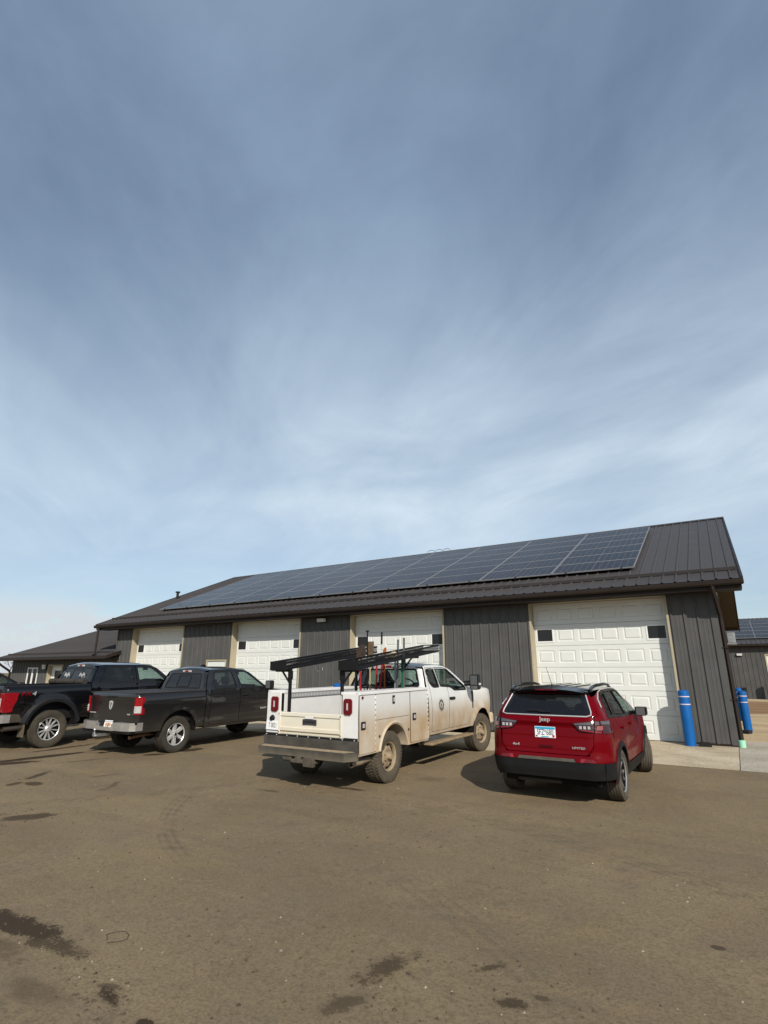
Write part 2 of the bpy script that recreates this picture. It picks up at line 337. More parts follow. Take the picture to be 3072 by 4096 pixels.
# ================================================================== GROUND
def ground_material():
    m = bpy.data.materials.new('dusty_asphalt'); nt, N, L = nodes_of(m); b = N['Principled BSDF']; b.inputs['Roughness'].default_value = .9; b.inputs['Specular IOR Level'].default_value = .06
    geo = N.new('ShaderNodeNewGeometry'); pos = geo.outputs['Position']
    def mth(op, a, c=None, clamp=False):
        n = N.new('ShaderNodeMath'); n.operation = op; n.use_clamp = clamp
        for i, q in enumerate((a, c)):
            if q is None: continue
            if isinstance(q, (int, float)): n.inputs[i].default_value = q
            else: L.new(q, n.inputs[i])
        return n.outputs[0]
    def noise(scale, det=5, rough=.6, vec=pos, dist=0.):
        n = N.new('ShaderNodeTexNoise'); L.new(vec, n.inputs['Vector']); n.inputs['Scale'].default_value = scale; n.inputs['Detail'].default_value = det; n.inputs['Roughness'].default_value = rough; n.inputs['Distortion'].default_value = dist
        return n.outputs[0]
    def mapr(v, a, c, lo=0., hi=1., sm=True):
        n = N.new('ShaderNodeMapRange'); n.interpolation_type = 'SMOOTHSTEP' if sm else 'LINEAR'
        L.new(v, n.inputs[0])
        for i, q in enumerate((a, c, lo, hi)): n.inputs[i + 1].default_value = q
        return n.outputs[0]
    def mix(f, a, c):
        n = N.new('ShaderNodeMix'); n.data_type = 'RGBA'
        if isinstance(f, (int, float)): n.inputs[0].default_value = f
        else: L.new(f, n.inputs[0])
        for i, q in ((6, a), (7, c)):
            if isinstance(q, tuple): n.inputs[i].default_value = (*q, 1)
            else: L.new(q, n.inputs[i])
        return n.outputs[2]
    n_big = noise(.33, 6, .62, dist=.4); n_mid = noise(1.9, 6, .66, dist=.5); n_fine = noise(42, 6, .78); n_grit = noise(190, 3, .8)
    # streaks left by traffic, along two directions
    def streak(rot, sc, scale):
        mp = N.new('ShaderNodeMapping'); L.new(pos, mp.inputs[0]); mp.inputs['Rotation'].default_value = (0, 0, rot); mp.inputs['Scale'].default_value = sc
        return noise(scale, 5, .6, mp.outputs[0], .25)
    st1 = streak(R(62), (.10, 1.3, 1), 1.5); st2 = streak(R(20), (.12, 1.5, 1), 1.3)
    col = mix(mapr(n_big, .32, .68), (.186, .140, .086), (.268, .203, .122))
    col = mix(mth('MULTIPLY', mapr(n_mid, .35, .7), .55), col, (.205, .170, .112))
    col = mix(mth('MULTIPLY', mapr(st1, .50, .68), .30), col, (.28, .206, .12))
    col = mix(mth('MULTIPLY', mapr(st2, .52, .70), .32), col, (.132, .104, .068))
    yel = noise(.8, 4, .55, dist=.8); col = mix(mth('MULTIPLY', mapr(yel, .54, .70), .42), col, (.265, .195, .10))
    rd = noise(1.3, 4, .55); col = mix(mth('MULTIPLY', mapr(rd, .52, .70), .45), col, (.20, .14, .10))
    # grit: light and dark specks
    col = mix(mth('MULTIPLY', mapr(n_fine, .46, .58), .52), col, (.11, .087, .060))
    col = mix(mth('MULTIPLY', mapr(n_grit, .58, .70), .55), col, (.33, .27, .19))
    col = mix(mth('MULTIPLY', mapr(n_grit, .44, .32), .55), col, (.05, .042, .035))
    vor = N.new('ShaderNodeTexVoronoi'); L.new(pos, vor.inputs['Vector']); vor.inputs['Scale'].default_value = 9; vor.inputs['Randomness'].default_value = 1
    col = mix(mth('MULTIPLY', mapr(vor.outputs['Distance'], .085, .05), mth('MULTIPLY', mapr(noise(1.1), .48, .62), .75)), col, (.05, .042, .034))
    # wet and oily stains: (x, y, half length, half width, angle, ragged edge, strength)
    ST = [(-13.5, 7.05, 1.15, .20, 82, .25, .95), (-13.3, 6.2, .75, .22, 60, .3, .9), (-14.5, 8.2, .95, .13, 95, .4, .8), (-11.58, 8.62, .27, .13, 50, .12, .95), (-11.42, 9.55, .35, .2, 95, .2, .9),
          (-13.42, 8.6, .42, .22, 95, .5, .85), (-12.9, 8.35, .45, .08, 60, .5, .6), (-10.86, 5.36, .18, .10, 120, .35, .75), (-10.58, 5.53, .25, .13, 175, .3, .8), (-11.3, 5.95, .4, .09, 126, .5, .75), (-8.35, 4.38, .32, .17, 55, .6, .75), (-8.9, 4.2, .22, .1, 20, .8, .5),
          (-5.05, 2.7, .55, .13, 5, .55, .9), (-4.5, 2.68, .42, .10, 10, .9, .75), (-4.9, 2.45, .5, .12, 5, 1.0, .45), (-3.53, 2.51, .13, .055, 165, .7, .9), (-3.62, 2.58, .1, .03, 20, .8, .6), (-3.12, 2.46, .07, .04, 0, .6, .9), (-4.0, 2.3, .3, .1, 0, 1.0, .4),
          (-2.27, 3.66, .26, .105, 68, .85, .72), (-2.27, 3.2, .17, .075, 62, .95, .62), (-1.42, 3.72, .10, .065, 30, .7, .75), (-1.66, 4.05, .14, .035, 55, .95, .7), (-.40, 5.11, .05, .04, 0, .5, .7), (-1.28, 3.86, .06, .03, 10, .6, .55),
          (-5.7, 7.98, .36, .07, 2, .6, .75), (-6.65, 7.2, .2, .06, 5, .8, .7), (-4.85, 9.32, .3, .22, 20, .8, .3), (-9.3, 6.2, .4, .06, 130, .9, .5), (-12.2, 7.3, .6, .07, 70, .9, .55), (-10.2, 6.6, .3, .06, 70, 1.0, .5), (-9.1, 5.9, .18, .05, 90, 1.0, .5)]
    rag = noise(6.5, 7, .75); rag2 = noise(42, 5, .75); ragc = mth('ADD', mth('MULTIPLY', mth('SUBTRACT', rag, .5), 4.2), mth('MULTIPLY', mth('SUBTRACT', rag2, .5), 3.4))
    wet = None
    for x, y, a, c, ang, rg, s in ST:
        mp = N.new('ShaderNodeMapping'); mp.vector_type = 'TEXTURE'; L.new(pos, mp.inputs[0])
        mp.inputs['Location'].default_value = (x, y, -.2); mp.inputs['Rotation'].default_value = (0, 0, R(ang)); mp.inputs['Scale'].default_value = (a, c, 50)
        ln = N.new('ShaderNodeVectorMath'); ln.operation = 'LENGTH'; L.new(mp.outputs[0], ln.inputs[0])
        d = mth('ADD', ln.outputs['Value'], mth('MULTIPLY', ragc, rg))
        v = mth('MULTIPLY', mapr(d, 1.04, .80 if rg < .7 else .55), min(1, s * 1.05)); wet = v if wet is None else mth('MAXIMUM', wet, v)
    # curved tyre print and a lugged print
    def ring(cx, cy, r, w, s, lugs, a0, a1):
        mp = N.new('ShaderNodeMapping'); mp.vector_type = 'TEXTURE'; L.new(pos, mp.inputs[0]); mp.inputs['Location'].default_value = (cx, cy, 0); sp = N.new('ShaderNodeSeparateXYZ'); L.new(mp.outputs[0], sp.inputs[0])
        rad = mth('SQRT', mth('ADD', mth('MULTIPLY', sp.outputs[0], sp.outputs[0]), mth('MULTIPLY', sp.outputs[1], sp.outputs[1])))
        an = mth('ARCTAN2', sp.outputs[1], sp.outputs[0]); off = mth('DIVIDE', mth('SUBTRACT', rad, r), w)
        band = mapr(mth('ABSOLUTE', off), 1.0, .85); rib = mapr(mth('SINE', mth('MULTIPLY', off, 9.0)), -.1, .5); lug = mapr(mth('SINE', mth('ADD', mth('MULTIPLY', an, lugs), mth('MULTIPLY', off, 2.5))), -.2, .4)
        ends = mth('MULTIPLY', mapr(an, R(a0), R(a0 + 8)), mapr(an, R(a1), R(a1 - 8)))
        return mth('MULTIPLY', mth('MULTIPLY', mth('MULTIPLY', band, ends), mth('ADD', mth('MULTIPLY', rib, .5), mth('MULTIPLY', lug, .5))), mth('MULTIPLY', mapr(n_mid, .3, .6), s))
    tr = ring(-3.37, 8.98, 4.95, .13, .45, 120, -155, -108)
    tr = mth('MAXIMUM', tr, ring(-11.5, 12.5, 9.15, .14, .3, 210, -52, -25))
    tr = mth('MAXIMUM', tr, ring(-9.0, -6.0, 12.6, .16, .22, 260, 38, 70)); tr = mth('MAXIMUM', tr, ring(-7.2, -7.5, 15.4, .15, .3, 320, 50, 85))
    tr = mth('MAXIMUM', tr, ring(-20.0, 14.0, 14.2, .15, .3, 300, -62, -20))
    clod = noise(13, 5, .7); col = mix(mth('MULTIPLY', mapr(clod, .54, .68), .4), col, (.098, .078, .055)); col = mix(mth('MULTIPLY', mapr(clod, .44, .32), .35), col, (.27, .215, .145))
    col = mix(tr, col, (.060, .050, .039))
    col = mix(wet, col, (.046, .032, .020)); L.new(col, b.inputs['Base Color'])
    L.new(mapr(wet, 0, 1, .92, .62, False), b.inputs['Roughness'])
    h = mth('ADD', mth('MULTIPLY', n_fine, .5), mth('ADD', mth('MULTIPLY', n_grit, .3), mth('MULTIPLY', n_mid, 1.2)))
    bp = N.new('ShaderNodeBump'); bp.inputs['Strength'].default_value = .8; bp.inputs['Distance'].default_value = .02; L.new(h, bp.inputs['Height']); L.new(bp.outputs[0], b.inputs['Normal'])
    return m
def soil_material(name, c1, c2, c3, scale, sy):
    m = bpy.data.materials.new(name); nt, N, L = nodes_of(m); b = N['Principled BSDF']; b.inputs['Roughness'].default_value = .95; b.inputs['Specular IOR Level'].default_value = .08
    geo = N.new('ShaderNodeNewGeometry'); mp = N.new('ShaderNodeMapping'); L.new(geo.outputs['Position'], mp.inputs[0]); mp.inputs['Scale'].default_value = (sy, 1, 1)
    n1 = N.new('ShaderNodeTexNoise'); L.new(mp.outputs[0], n1.inputs['Vector']); n1.inputs['Scale'].default_value = scale; n1.inputs['Detail'].default_value = 7; n1.inputs['Roughness'].default_value = .65
    n2 = N.new('ShaderNodeTexNoise'); L.new(geo.outputs['Position'], n2.inputs['Vector']); n2.inputs['Scale'].default_value = 24; n2.inputs['Detail'].default_value = 5
    r = N.new('ShaderNodeValToRGB'); L.new(n1.outputs[0], r.inputs[0]); e = r.color_ramp.elements; e[0].position = .32; e[0].color = (*c1, 1); e[1].position = .68; e[1].color = (*c3, 1); k = e.new(.5); k.color = (*c2, 1)
    mr = N.new('ShaderNodeMapRange'); L.new(n2.outputs[0], mr.inputs[0]); mr.inputs[1].default_value = .3; mr.inputs[2].default_value = .7; mr.inputs[3].default_value = .8; mr.inputs[4].default_value = 1.18
    vm = N.new('ShaderNodeVectorMath'); vm.operation = 'SCALE'; L.new(r.outputs[0], vm.inputs[0]); L.new(mr.outputs[0], vm.inputs['Scale']); L.new(vm.outputs[0], b.inputs['Base Color'])
    bp = N.new('ShaderNodeBump'); bp.inputs['Strength'].default_value = .4; bp.inputs['Distance'].default_value = .03; L.new(n2.outputs[0], bp.inputs['Height']); L.new(bp.outputs[0], b.inputs['Normal'])
    return m
def sheet(name, x0, x1, y0, y1, dz, mat, edge=0.):
    ys = [y for y in (-400, -30, 0, 6, 13, 16.1, 18, 40, 900) if y0 < y < y1]; ys = [y0] + ys + [y1]; xs = [x0 + (x1 - x0) * i / 40 for i in range(41)]
    b = MB()
    def f(x, y):
        q = y
        if edge and y in (y0, y1): q = y + edge * math.sin(x * 1.7 + y) + edge * .6 * math.sin(x * 4.3 + 2 * y)
        return (x, q, GZ(q) + dz)
    b.grid(f, xs, ys, smooth=True); return tag(b.obj(name, mat), kind='structure')
sheet('ground', -2500, 2500, -400, 3000, 0, ground_material())
m_conc = soil_material('tan_concrete', (.33, .27, .185), (.44, .37, .265), (.52, .445, .33), 1.1, .7)
m_conc2 = soil_material('grey_concrete', (.29, .265, .21), (.37, .335, .275), (.44, .40, .335), 1.0, .8)
m_dirt = soil_material('tan_dirt', (.32, .24, .145), (.43, .335, .21), (.55, .44, .295), .7, .22)
m_clay = soil_material('brown_clay', (.19, .115, .06), (.24, .15, .08), (.30, .20, .115), .8, .3)
sheet('dirt_yard', -.15, 90, 17.62, 140, .006, m_dirt, .0)
sheet('clay_strip', 1.2 - 1.35, 90, 30.5, 44.5, .012, m_clay, .35)
def apron():
    root = tag(link('concrete_apron', None), kind='structure')
    xs = [-26.2, -22.4, -18.6, -14.8, -11.0, -7.3, -3.7, -.20]
    def slab(x0, x1, y0, y1, mat):
        b = MB(); ys = [y0, 14.2, 15.2, 16.1, y1]; z = lambda y: GZ(y) + .010
        P = [(y, z(y)) for y in ys] + [(y1, GZ(y1) - .12), (y0, GZ(y0) - .12)]
        b.prism(P, 'x', x0 + .007, x1 - .007); b.obj('slab', mat, root)
    for a, c in zip(xs, xs[1:]): slab(a, c, 12.98, 16.62, m_conc)
    slab(-.20, 4.2, 12.98, 17.6, m_conc2); slab(4.2, 8.6, 12.98, 17.6, m_conc2)
    b = MB(); b.prism([(12.98, GZ(12.98) + .003), (16.1, -.012), (16.6, -.012), (16.6, -.14), (12.98, -.25)], 'x', -26.19, 8.59); b.obj('joint_filler', M('joint_dark', (.05, .045, .04), .9), root)
apron()
# ================================================================== BUILDING KIT
m_side = M('siding_charcoal', (.076, .075, .073), .45, 0, .18, noise=(1.6, .16))
m_roof = M('roof_bronze', (.054, .050, .050), .45, 0, .14, noise=(1.1, .16))
m_trim = M('trim_bronze', (.026, .020, .017), .4, 0, .1, noise=(2.2, .10))
m_soff = M('soffit_bronze', (.03, .024, .02), .6, noise=(3, .1))
m_tan = M('trim_tan', (.36, .315, .225), .55, noise=(3, .06))
m_white = M('door_white', (.595, .612, .59), .45, 0, .3, noise=(2.2, .035), bump=(60, .05, .003))
m_frame = M('frame_white', (.68, .69, .68), .4)
m_pane = M('dark_pane', (.014, .014, .015), .08, 0, .3)
m_dark = M('dark_gap', (.010, .010, .010), .9)
m_blk = M('black_plastic', (.016, .016, .017), .45, noise=(6, .15))
m_steel = M('galvanised', (.52, .53, .53), .34, .9, noise=(14, .18))
RIB = .3048
def rib_profile(w, h, mn=.12):
    """points across a ribbed sheet: major ribs every 0.305 m with two low minor ribs between"""
    P = []; x = 0.; k = 0
    while k * RIB < w + RIB:
        c = k * RIB + .07
        for dx, dz in ((-.032, 0), (-.014, h), (.014, h), (.032, 0), (.095, 0), (.104, h * mn), (.125, h * mn), (.134, 0), (.185, 0), (.194, h * mn), (.215, h * mn), (.224, 0)):
            if 0 < c + dx < w: P.append((c + dx, dz))
        k += 1
    return [(0, 0)] + P + [(w, 0)]
def siding(parent, x0, x1, y, z0, ztop, face, h=.030):
    """upright ribbed panels along X (face -y/+y) or along Y (face -x/+x); ztop is a height or a function of the running coordinate"""
    n = max(1, math.ceil((x1 - x0) / .9144 - .02)); f = ztop if callable(ztop) else (lambda q: ztop)
    for i in range(n):
        a = x0 + i * .9144; c = min(a + .9144, x1)
        if c - a < .04: continue
        P = rib_profile(c - a, h); b = MB(); V = []; m = len(P)
        for zz in (0, 1):
            for px, pz in P:
                q = a + px; z = z0 if zz == 0 else f(q)
                V.append({'-y': (q, y - pz, z), '+y': (q, y + pz, z), '+x': (y + pz, q, z), '-x': (y - pz, q, z)}[face])
        fl = face in ('-y', '+x')
        b.add(V, [((i2, i2 + 1, m + i2 + 1, m + i2) if fl else (i2 + 1, i2, m + i2, m + i2 + 1)) for i2 in range(m - 1)])
        b.obj('siding_panel', m_side, parent)
def roof_sheets(parent, x0, x1, ye, ze, yr, zr, h=.03, name='roof_sheet', mat=None):
    n = math.ceil((x1 - x0) / .9144 - .02); cache = {}
    for i in range(n):
        c = x1 - i * .9144; a = max(c - .9144, x0); w = round(c - a, 3)
        if w < .03: continue
        if w not in cache:
            P = rib_profile(w, h, .03); b = MB(); m = len(P); dy = yr - ye; dz = zr - ze; ln = math.hypot(dy, dz); ny, nz = -dz / ln, dy / ln
            if nz < 0: ny, nz = -ny, -nz
            V = []
            for t in (0, 1):
                for px, pz in P: V.append((px, dy * t + ny * pz, dz * t + nz * pz))
            F = [(k, k + 1, m + k + 1, m + k) for k in range(m - 1)]
            if dy < 0: F = [tuple(reversed(q)) for q in F]
            b.add(V, F); o = b.obj(name, mat or m_roof, parent); cache[w] = o.data
        else: o = link(name, cache[w], parent)
        o.location = (a, ye, ze)
# ------------------------------------------------------------------ garage doors
SH = .6096; DW = 3.627
def section_mesh(windows):
    """one sectional-door leaf with six raised panels (end ones glazed when windows)"""
    b = MB(); H = SH - .004; cw = DW / 6; yb = .035; mx = .066; z0, z1 = .125, H - .125
    b.box((0, .012, 0), (DW, yb, H))
    def q(x0, x1, za, zb, y=0.): b.quad((x0, y, za), (x1, y, za), (x1, y, zb), (x0, y, zb))
    q(0, DW, .006, z0); q(0, DW, z1, H - .006); b.quad((0, .012, 0), (DW, .012, 0), (DW, 0, .006), (0, 0, .006)); b.quad((0, 0, H - .006), (DW, 0, H - .006), (DW, .012, H), (0, .012, H))
    for i in range(6):
        x0 = i * cw + mx; x1 = (i + 1) * cw - mx
        q(i * cw, x0, z0, z1); q(x1, (i + 1) * cw, z0, z1)
        if windows and i in (0, 5): continue
        rings = [(0, 0), (.016, .011), (.038, .011), (.062, -.002)]
        for (d0, y0), (d1, y1) in zip(rings, rings[1:]):
            A = [(x0 + d0, y0, z0 + d0), (x1 - d0, y0, z0 + d0), (x1 - d0, y0, z1 - d0), (x0 + d0, y0, z1 - d0)]
            B = [(x0 + d1, y1, z0 + d1), (x1 - d1, y1, z0 + d1), (x1 - d1, y1, z1 - d1), (x0 + d1, y1, z1 - d1)]
            for k in range(4): b.quad(A[k], A[(k + 1) % 4], B[(k + 1) % 4], B[k])
        d = .062; q(x0 + d, x1 - d, z0 + d, z1 - d, -.002)
    return b
SEC = {}
def garage_door(parent, x, y):
    b = MB(); b.box((x - .03, y + .042, 0), (x + DW + .03, y + .06, 3.67)); d = b.obj('garage_door', M('door_core', (.30, .30, .285), .6), parent)
    for k in range(6):
        win = k == 4
        if win not in SEC: SEC[win] = section_mesh(win).obj('section', m_white, d); o = SEC[win]
        else: o = link('section', SEC[win].data, d)
        o.location = (x, y, k * SH + .004)
    cw = DW / 6
    for i in (0, 5):
        x0 = x + i * cw + .066; x1 = x + (i + 1) * cw - .066; za = 4 * SH + .125; zb = 5 * SH - .125
        f = MB()
        for lo, hi in (((x0 - .028, za - .028), (x1 + .028, za + .014)), ((x0 - .028, zb - .014), (x1 + .028, zb + .028)), ((x0 - .028, za + .014), (x0 + .016, zb - .014)), ((x1 - .016, za + .014), (x1 + .028, zb - .014))):
            f.box((lo[0], y - .012, lo[1]), (hi[0], y + .01, hi[1]), .004)
        f.obj('window_frame', m_frame, d)
        g = MB(); g.box((x0, y + .001, za), (x1, y + .008, zb)); g.obj('window_pane', m_pane, d)
    s = MB(); s.box((x, y + .004, .0), (x + DW, y + .03, .006)); s.obj('bottom_seal', m_blk, d)
# ------------------------------------------------------------------ main shop
D = 16.284; XL, XR = -25.72, -.216; RXL, RXR = -26.75, .475; YE = D - .62; KP = .4206
def RZ(y): return 3.932 + KP * (y - (D - .55))
YR = 24.423; ZR = RZ(YR); YBACK = 2 * YR - D
def main_shop():
    root = thing('shop_building', 'long charcoal metal shop with four white overhead doors and solar roof', 'building', ((XL + XR) / 2, D, 0)); root.location = (0, 0, 0)
    DX = (-4.975, -11.55, -17.62, -24.435); G = .045
    segs = [(XL, DX[3] - G), (DX[3] + DW + G, -19.10), (-17.89, DX[2] - G), (DX[2] + DW + G, DX[1] - G), (DX[1] + DW + G, DX[0] - G), (DX[0] + DW + G, XR)]
    for a, c in segs: siding(root, a, c, D, .03, 3.69, '-y')
    siding(root, -19.10, -17.89, D, 2.19, 3.69, '-y')
    for a, c in segs:
        b = MB(); b.box((a, D - .006, 0), (c, D + .03, .045)); b.obj('base_trim', m_trim, root)
        b = MB(); b.box((a + .02, D + .03, 0), (c - .002, D + .2, 3.69)); b.obj('wall_core', m_dark, root)
    b = MB(); b.box((-19.1, D + .03, 2.19), (-17.89, D + .2, 3.69)); b.obj('wall_core', m_dark, root)
    siding(root, D, YBACK, XR, .03, lambda q: min(RZ(q), RZ(2 * YR - q)) - .06, '+x'); siding(root, D, YBACK, XL, .03, lambda q: min(RZ(q), RZ(2 * YR - q)) - .06, '-x')
    siding(root, XL, XR, YBACK, .03, 3.69, '+y')
    c = MB(); c.box((XR - .09, D - .03, .02), (XR + .028, D + .10, 3.69), .004); c.obj('corner_trim', m_side, root)
    c = MB(); c.box((XL - .028, D - .03, .02), (XL + .09, D + .10, 3.69), .004); c.obj('corner_trim', m_side, root)
    for x in DX:
        for a, e in ((x - G - .012, x - .004), (x + DW + .004, x + DW + G + .012)):
            j = MB(); j.box((a, D - .028, .01), (e, D + .30, 3.66), .003); j.obj('door_jamb', m_tan, root)
        j = MB(); j.box((x - G - .012, D - .027, 3.662), (x + DW + G + .012, D + .30, 3.70), .003); j.obj('door_header', m_tan, root)
        garage_door(root, x, D + .263)
    # personnel door beside the far overhead door
    f = MB(); f.box((-19.10, D - .03, .0), (-19.05, D + .1, 2.18)); f.box((-17.94, D - .03, 0), (-17.89, D + .1, 2.18)); f.box((-19.05, D - .03, 2.13), (-17.94, D + .1, 2.18)); f.obj('door_frame', m_tan, root)
    d = MB(); d.box((-19.045, D + .02, .02), (-17.945, D + .06, 2.125), .004); dd = d.obj('entry_door', m_white, root)
    h = MB(); h.cyl((-18.03, D + .02, 1.0), (-18.03, D - .04, 1.0), .03); h.obj('door_handle', m_steel, dd)
    # roof
    roof_sheets(root, RXL, RXR, YE, RZ(YE), YR, ZR); roof_sheets(root, RXL, RXR, 2 * YR - YE, RZ(YE), YR, ZR)
    b = MB()
    for sgn in (1, -1):
        P = [(YR - sgn * (YR - YE - .03), RZ(YE + .03) - .012), (YR, ZR - .012), (YR, ZR - .12), (YR - sgn * (YR - YE - .06), RZ(YE) - .10)]
        b.prism(P, 'x', RXL + .05, RXR - .05)
    b.obj('roof_deck', m_soff, root)
    rc = MB(); rc.prism([(YR - .2, ZR - .2 * KP + .036), (YR, ZR + .046), (YR + .2, ZR - .2 * KP + .036), (YR + .2, ZR - .2 * KP + .030), (YR, ZR + .038), (YR - .2, ZR - .2 * KP + .030)], 'x', RXL - .01, RXR + .015); rc.obj('ridge_cap', m_roof, root)
    for x0, x1 in ((RXR - .03, RXR + .02), (RXL - .02, RXL + .03)):
        for sgn in (1, -1):
            t = MB(); ye = YR - sgn * (YR - YE + .01); t.prism([(ye, RZ(YE) + .045), (YR, ZR + .045), (YR, ZR - .14), (ye, RZ(YE) - .14)], 'x', x0, x1); t.obj('rake_trim', m_trim, root)
    for x0, x1 in ((XR + .03, RXR - .035), (RXL + .035, XL - .03)):
        for sgn in (1, -1):
            t = MB(); ye = YR - sgn * (YR - YE - .08); n = 14
            for k in range(n):   # soffit strips across the rake overhang
                ya = ye + (YR - ye) * k / n; yb = ye + (YR - ye) * (k + .985) / n; za = ZR + (RZ(YE + .08) - ZR) * (1 - k / n); zb = ZR + (RZ(YE + .08) - ZR) * (1 - (k + .985) / n)
                t.quad((x0, ya, za - .125), (x1, ya, za - .125), (x1, yb, zb - .125), (x0, yb, zb - .125))
            t.obj('rake_soffit', M('soffit_tan', (.085, .064, .042), .6), root)
    # eave: fascia, gutter, soffit, closure strip
    f = MB(); f.box((RXL + .02, YE + .035, 3.655), (RXR - .035, YE + .06, RZ(YE) - .02), .003); f.obj('fascia', m_trim, root)
    gx0, gx1 = RXL - .02, RXR - .005
    g = MB(); yg = YE - .085; zt = RZ(YE) - .025
    g.prism([(YE + .033, zt), (YE + .033, zt - .115), (yg + .03, zt - .115), (yg + .01, zt - .085), (yg, zt - .03), (yg, zt), (yg - .012, zt), (yg - .012, zt - .012), (yg - .012, zt - .032), (yg - .002, zt - .09), (yg + .024, zt - .125), (YE + .034, zt - .125), (YE + .034, zt)], 'x', gx0, gx1); g.obj('gutter', m_trim, root)
    s = MB(); s.box((XL - .03, YE + .06, 3.672), (RXR - .04, D + .02, 3.69)); s.box((RXL + .04, YE + .06, 3.672), (XL - .031, D + .02, 3.69)); s.obj('soffit', m_soff, root)
    c = MB(); c.box((RXL + .03, YE + .02, RZ(YE) - .03), (RXR - .04, YE + .03, RZ(YE + .02) + .002)); c.obj('closure_strip', m_dark, root)
    # snow rail standing on the ribs
    ys = 16.40; zs = RZ(ys) + .03
    r = MB(); r.prism([(ys - .006, zs - .004), (ys - .03, zs + .072), (ys - .024, zs + .075), (ys + .012, zs + .006), (ys + .10, zs + .04), (ys + .10, zs + .034)], 'x', RXL + .12, RXR - .06); r.obj('snow_rail', m_roof, root)
    # downspouts
    def spout(path, w=.075, dpt=.06):
        b = MB(); b.tube(path, w * .72, 4, True); return b.obj('downspout', m_trim, root)
    spout([(-.19, YE - .03, 3.79), (-.19, YE - .02, 3.70), (-.17, YE + .10, 3.58), (-.13, D - .10, 3.16), (-.125, D - .03, 3.08), (-.125, D + .01, 2.95), (-.125, D + .01, .16)])
    spout([(-26.42, YE - .03, 3.80), (-26.42, YE - .03, 2.50), (-26.42, YE - .15, 2.44)])
    b = MB(); b.box((-.20, D - .052, 2.28), (-.05, D + .07, 2.30)); b.box((-.20, D - .052, 1.05), (-.05, D + .07, 1.07)); b.obj('downspout_strap', m_trim, root)
    c = MB(); c.tube([(-.10, YE + .2, 3.5), (-.098, D - .05, 3.50), (-.1, D + .10, 3.4)], .02, 6); c.obj('conduit', m_blk, root)
    # roof vent on the far slope and cable loops over the ridge
    v = MB(); v.cyl((-27.0 + .9, 17.55 + 2.2, RZ(19.75) - .1), (-26.1, 19.75, RZ(19.75) + .38), .07); v.cyl((-26.1, 19.75, RZ(19.75) + .36), (-26.1, 19.75, RZ(19.75) + .43), .13); v.obj('roof_vent', m_trim, root)
    for i in range(3):
        x = -12.35 + i * .42; k = MB(); k.tube([(x + .2 * math.cos(a), YR - .12 + .03 * i, ZR + .05 + .09 * math.sin(a)) for a in [math.pi * j / 10 for j in range(11)]], .012, 5); k.obj('cable_loop', m_blk, root)
    # wall vent hood on the gable end
    v = MB(); v.cyl((XR + .02, 20.4, 2.75), (XR + .22, 20.4, 2.75), .15, n=20); v.box((XR + .14, 20.2, 2.58), (XR + .36, 20.62, 2.92), .02); v.box((XR + .12, 20.18, 2.55), (XR + .38, 20.64, 2.585), .004); v.obj('vent_hood', m_steel, root)
    return root
main_shop()
# ------------------------------------------------------------------ solar panels
def solar_material():
    m = bpy.data.materials.new('solar_cells'); nt, N, L = nodes_of(m); b = N['Principled BSDF']; b.inputs['Roughness'].default_value = .2; b.inputs['Specular IOR Level'].default_value = .5; b.inputs['IOR'].default_value = 1.13
    tc = N.new('ShaderNodeTexCoord'); sp = N.new('ShaderNodeSeparateXYZ'); L.new(tc.outputs['Object'], sp.inputs[0])
    def line(v, per, wid, soft):
        a = N.new('ShaderNodeMath'); a.operation = 'PINGPONG'; L.new(v, a.inputs[0]); a.inputs[1].default_value = per / 2
        r = N.new('ShaderNodeMapRange'); r.interpolation_type = 'SMOOTHSTEP'; L.new(a.outputs[0], r.inputs[0]); r.inputs[1].default_value = wid + soft; r.inputs[2].default_value = wid; return r.outputs[0]
    def mx(a, b2):
        n = N.new('ShaderNodeMath'); n.operation = 'MAXIMUM'; L.new(a, n.inputs[0]); L.new(b2, n.inputs[1]); return n.outputs[0]
    cell = mx(line(sp.outputs[0], .1955, .0016, .002), line(sp.outputs[1], .1885, .0012, .0015))
    bus = line(sp.outputs[1], .021, .0006, .0008)
    c1 = N.new('ShaderNodeMix'); c1.data_type = 'RGBA'; c1.inputs[6].default_value = (.010, .011, .017, 1); c1.inputs[7].default_value = (.05, .055, .07, 1)
    s1 = N.new('ShaderNodeMath'); s1.operation = 'MULTIPLY'; L.new(bus, s1.inputs[0]); s1.inputs[1].default_value = .25; L.new(s1.outputs[0], c1.inputs[0])
    c2 = N.new('ShaderNodeMix'); c2.data_type = 'RGBA'; L.new(cell, c2.inputs[0]); L.new(c1.outputs[2], c2.inputs[6]); c2.inputs[7].default_value = (.16, .17, .20, 1)
    n = N.new('ShaderNodeTexNoise'); n.inputs['Scale'].default_value = 2.0; L.new(tc.outputs['Object'], n.inputs['Vector'])
    L.new(c2.outputs[2], b.inputs['Base Color']); return m
m_solar = solar_material(); m_alu = M('anodised_frame', (.27, .275, .285), .45, .35)
PW, PH = 2.41, 1.138
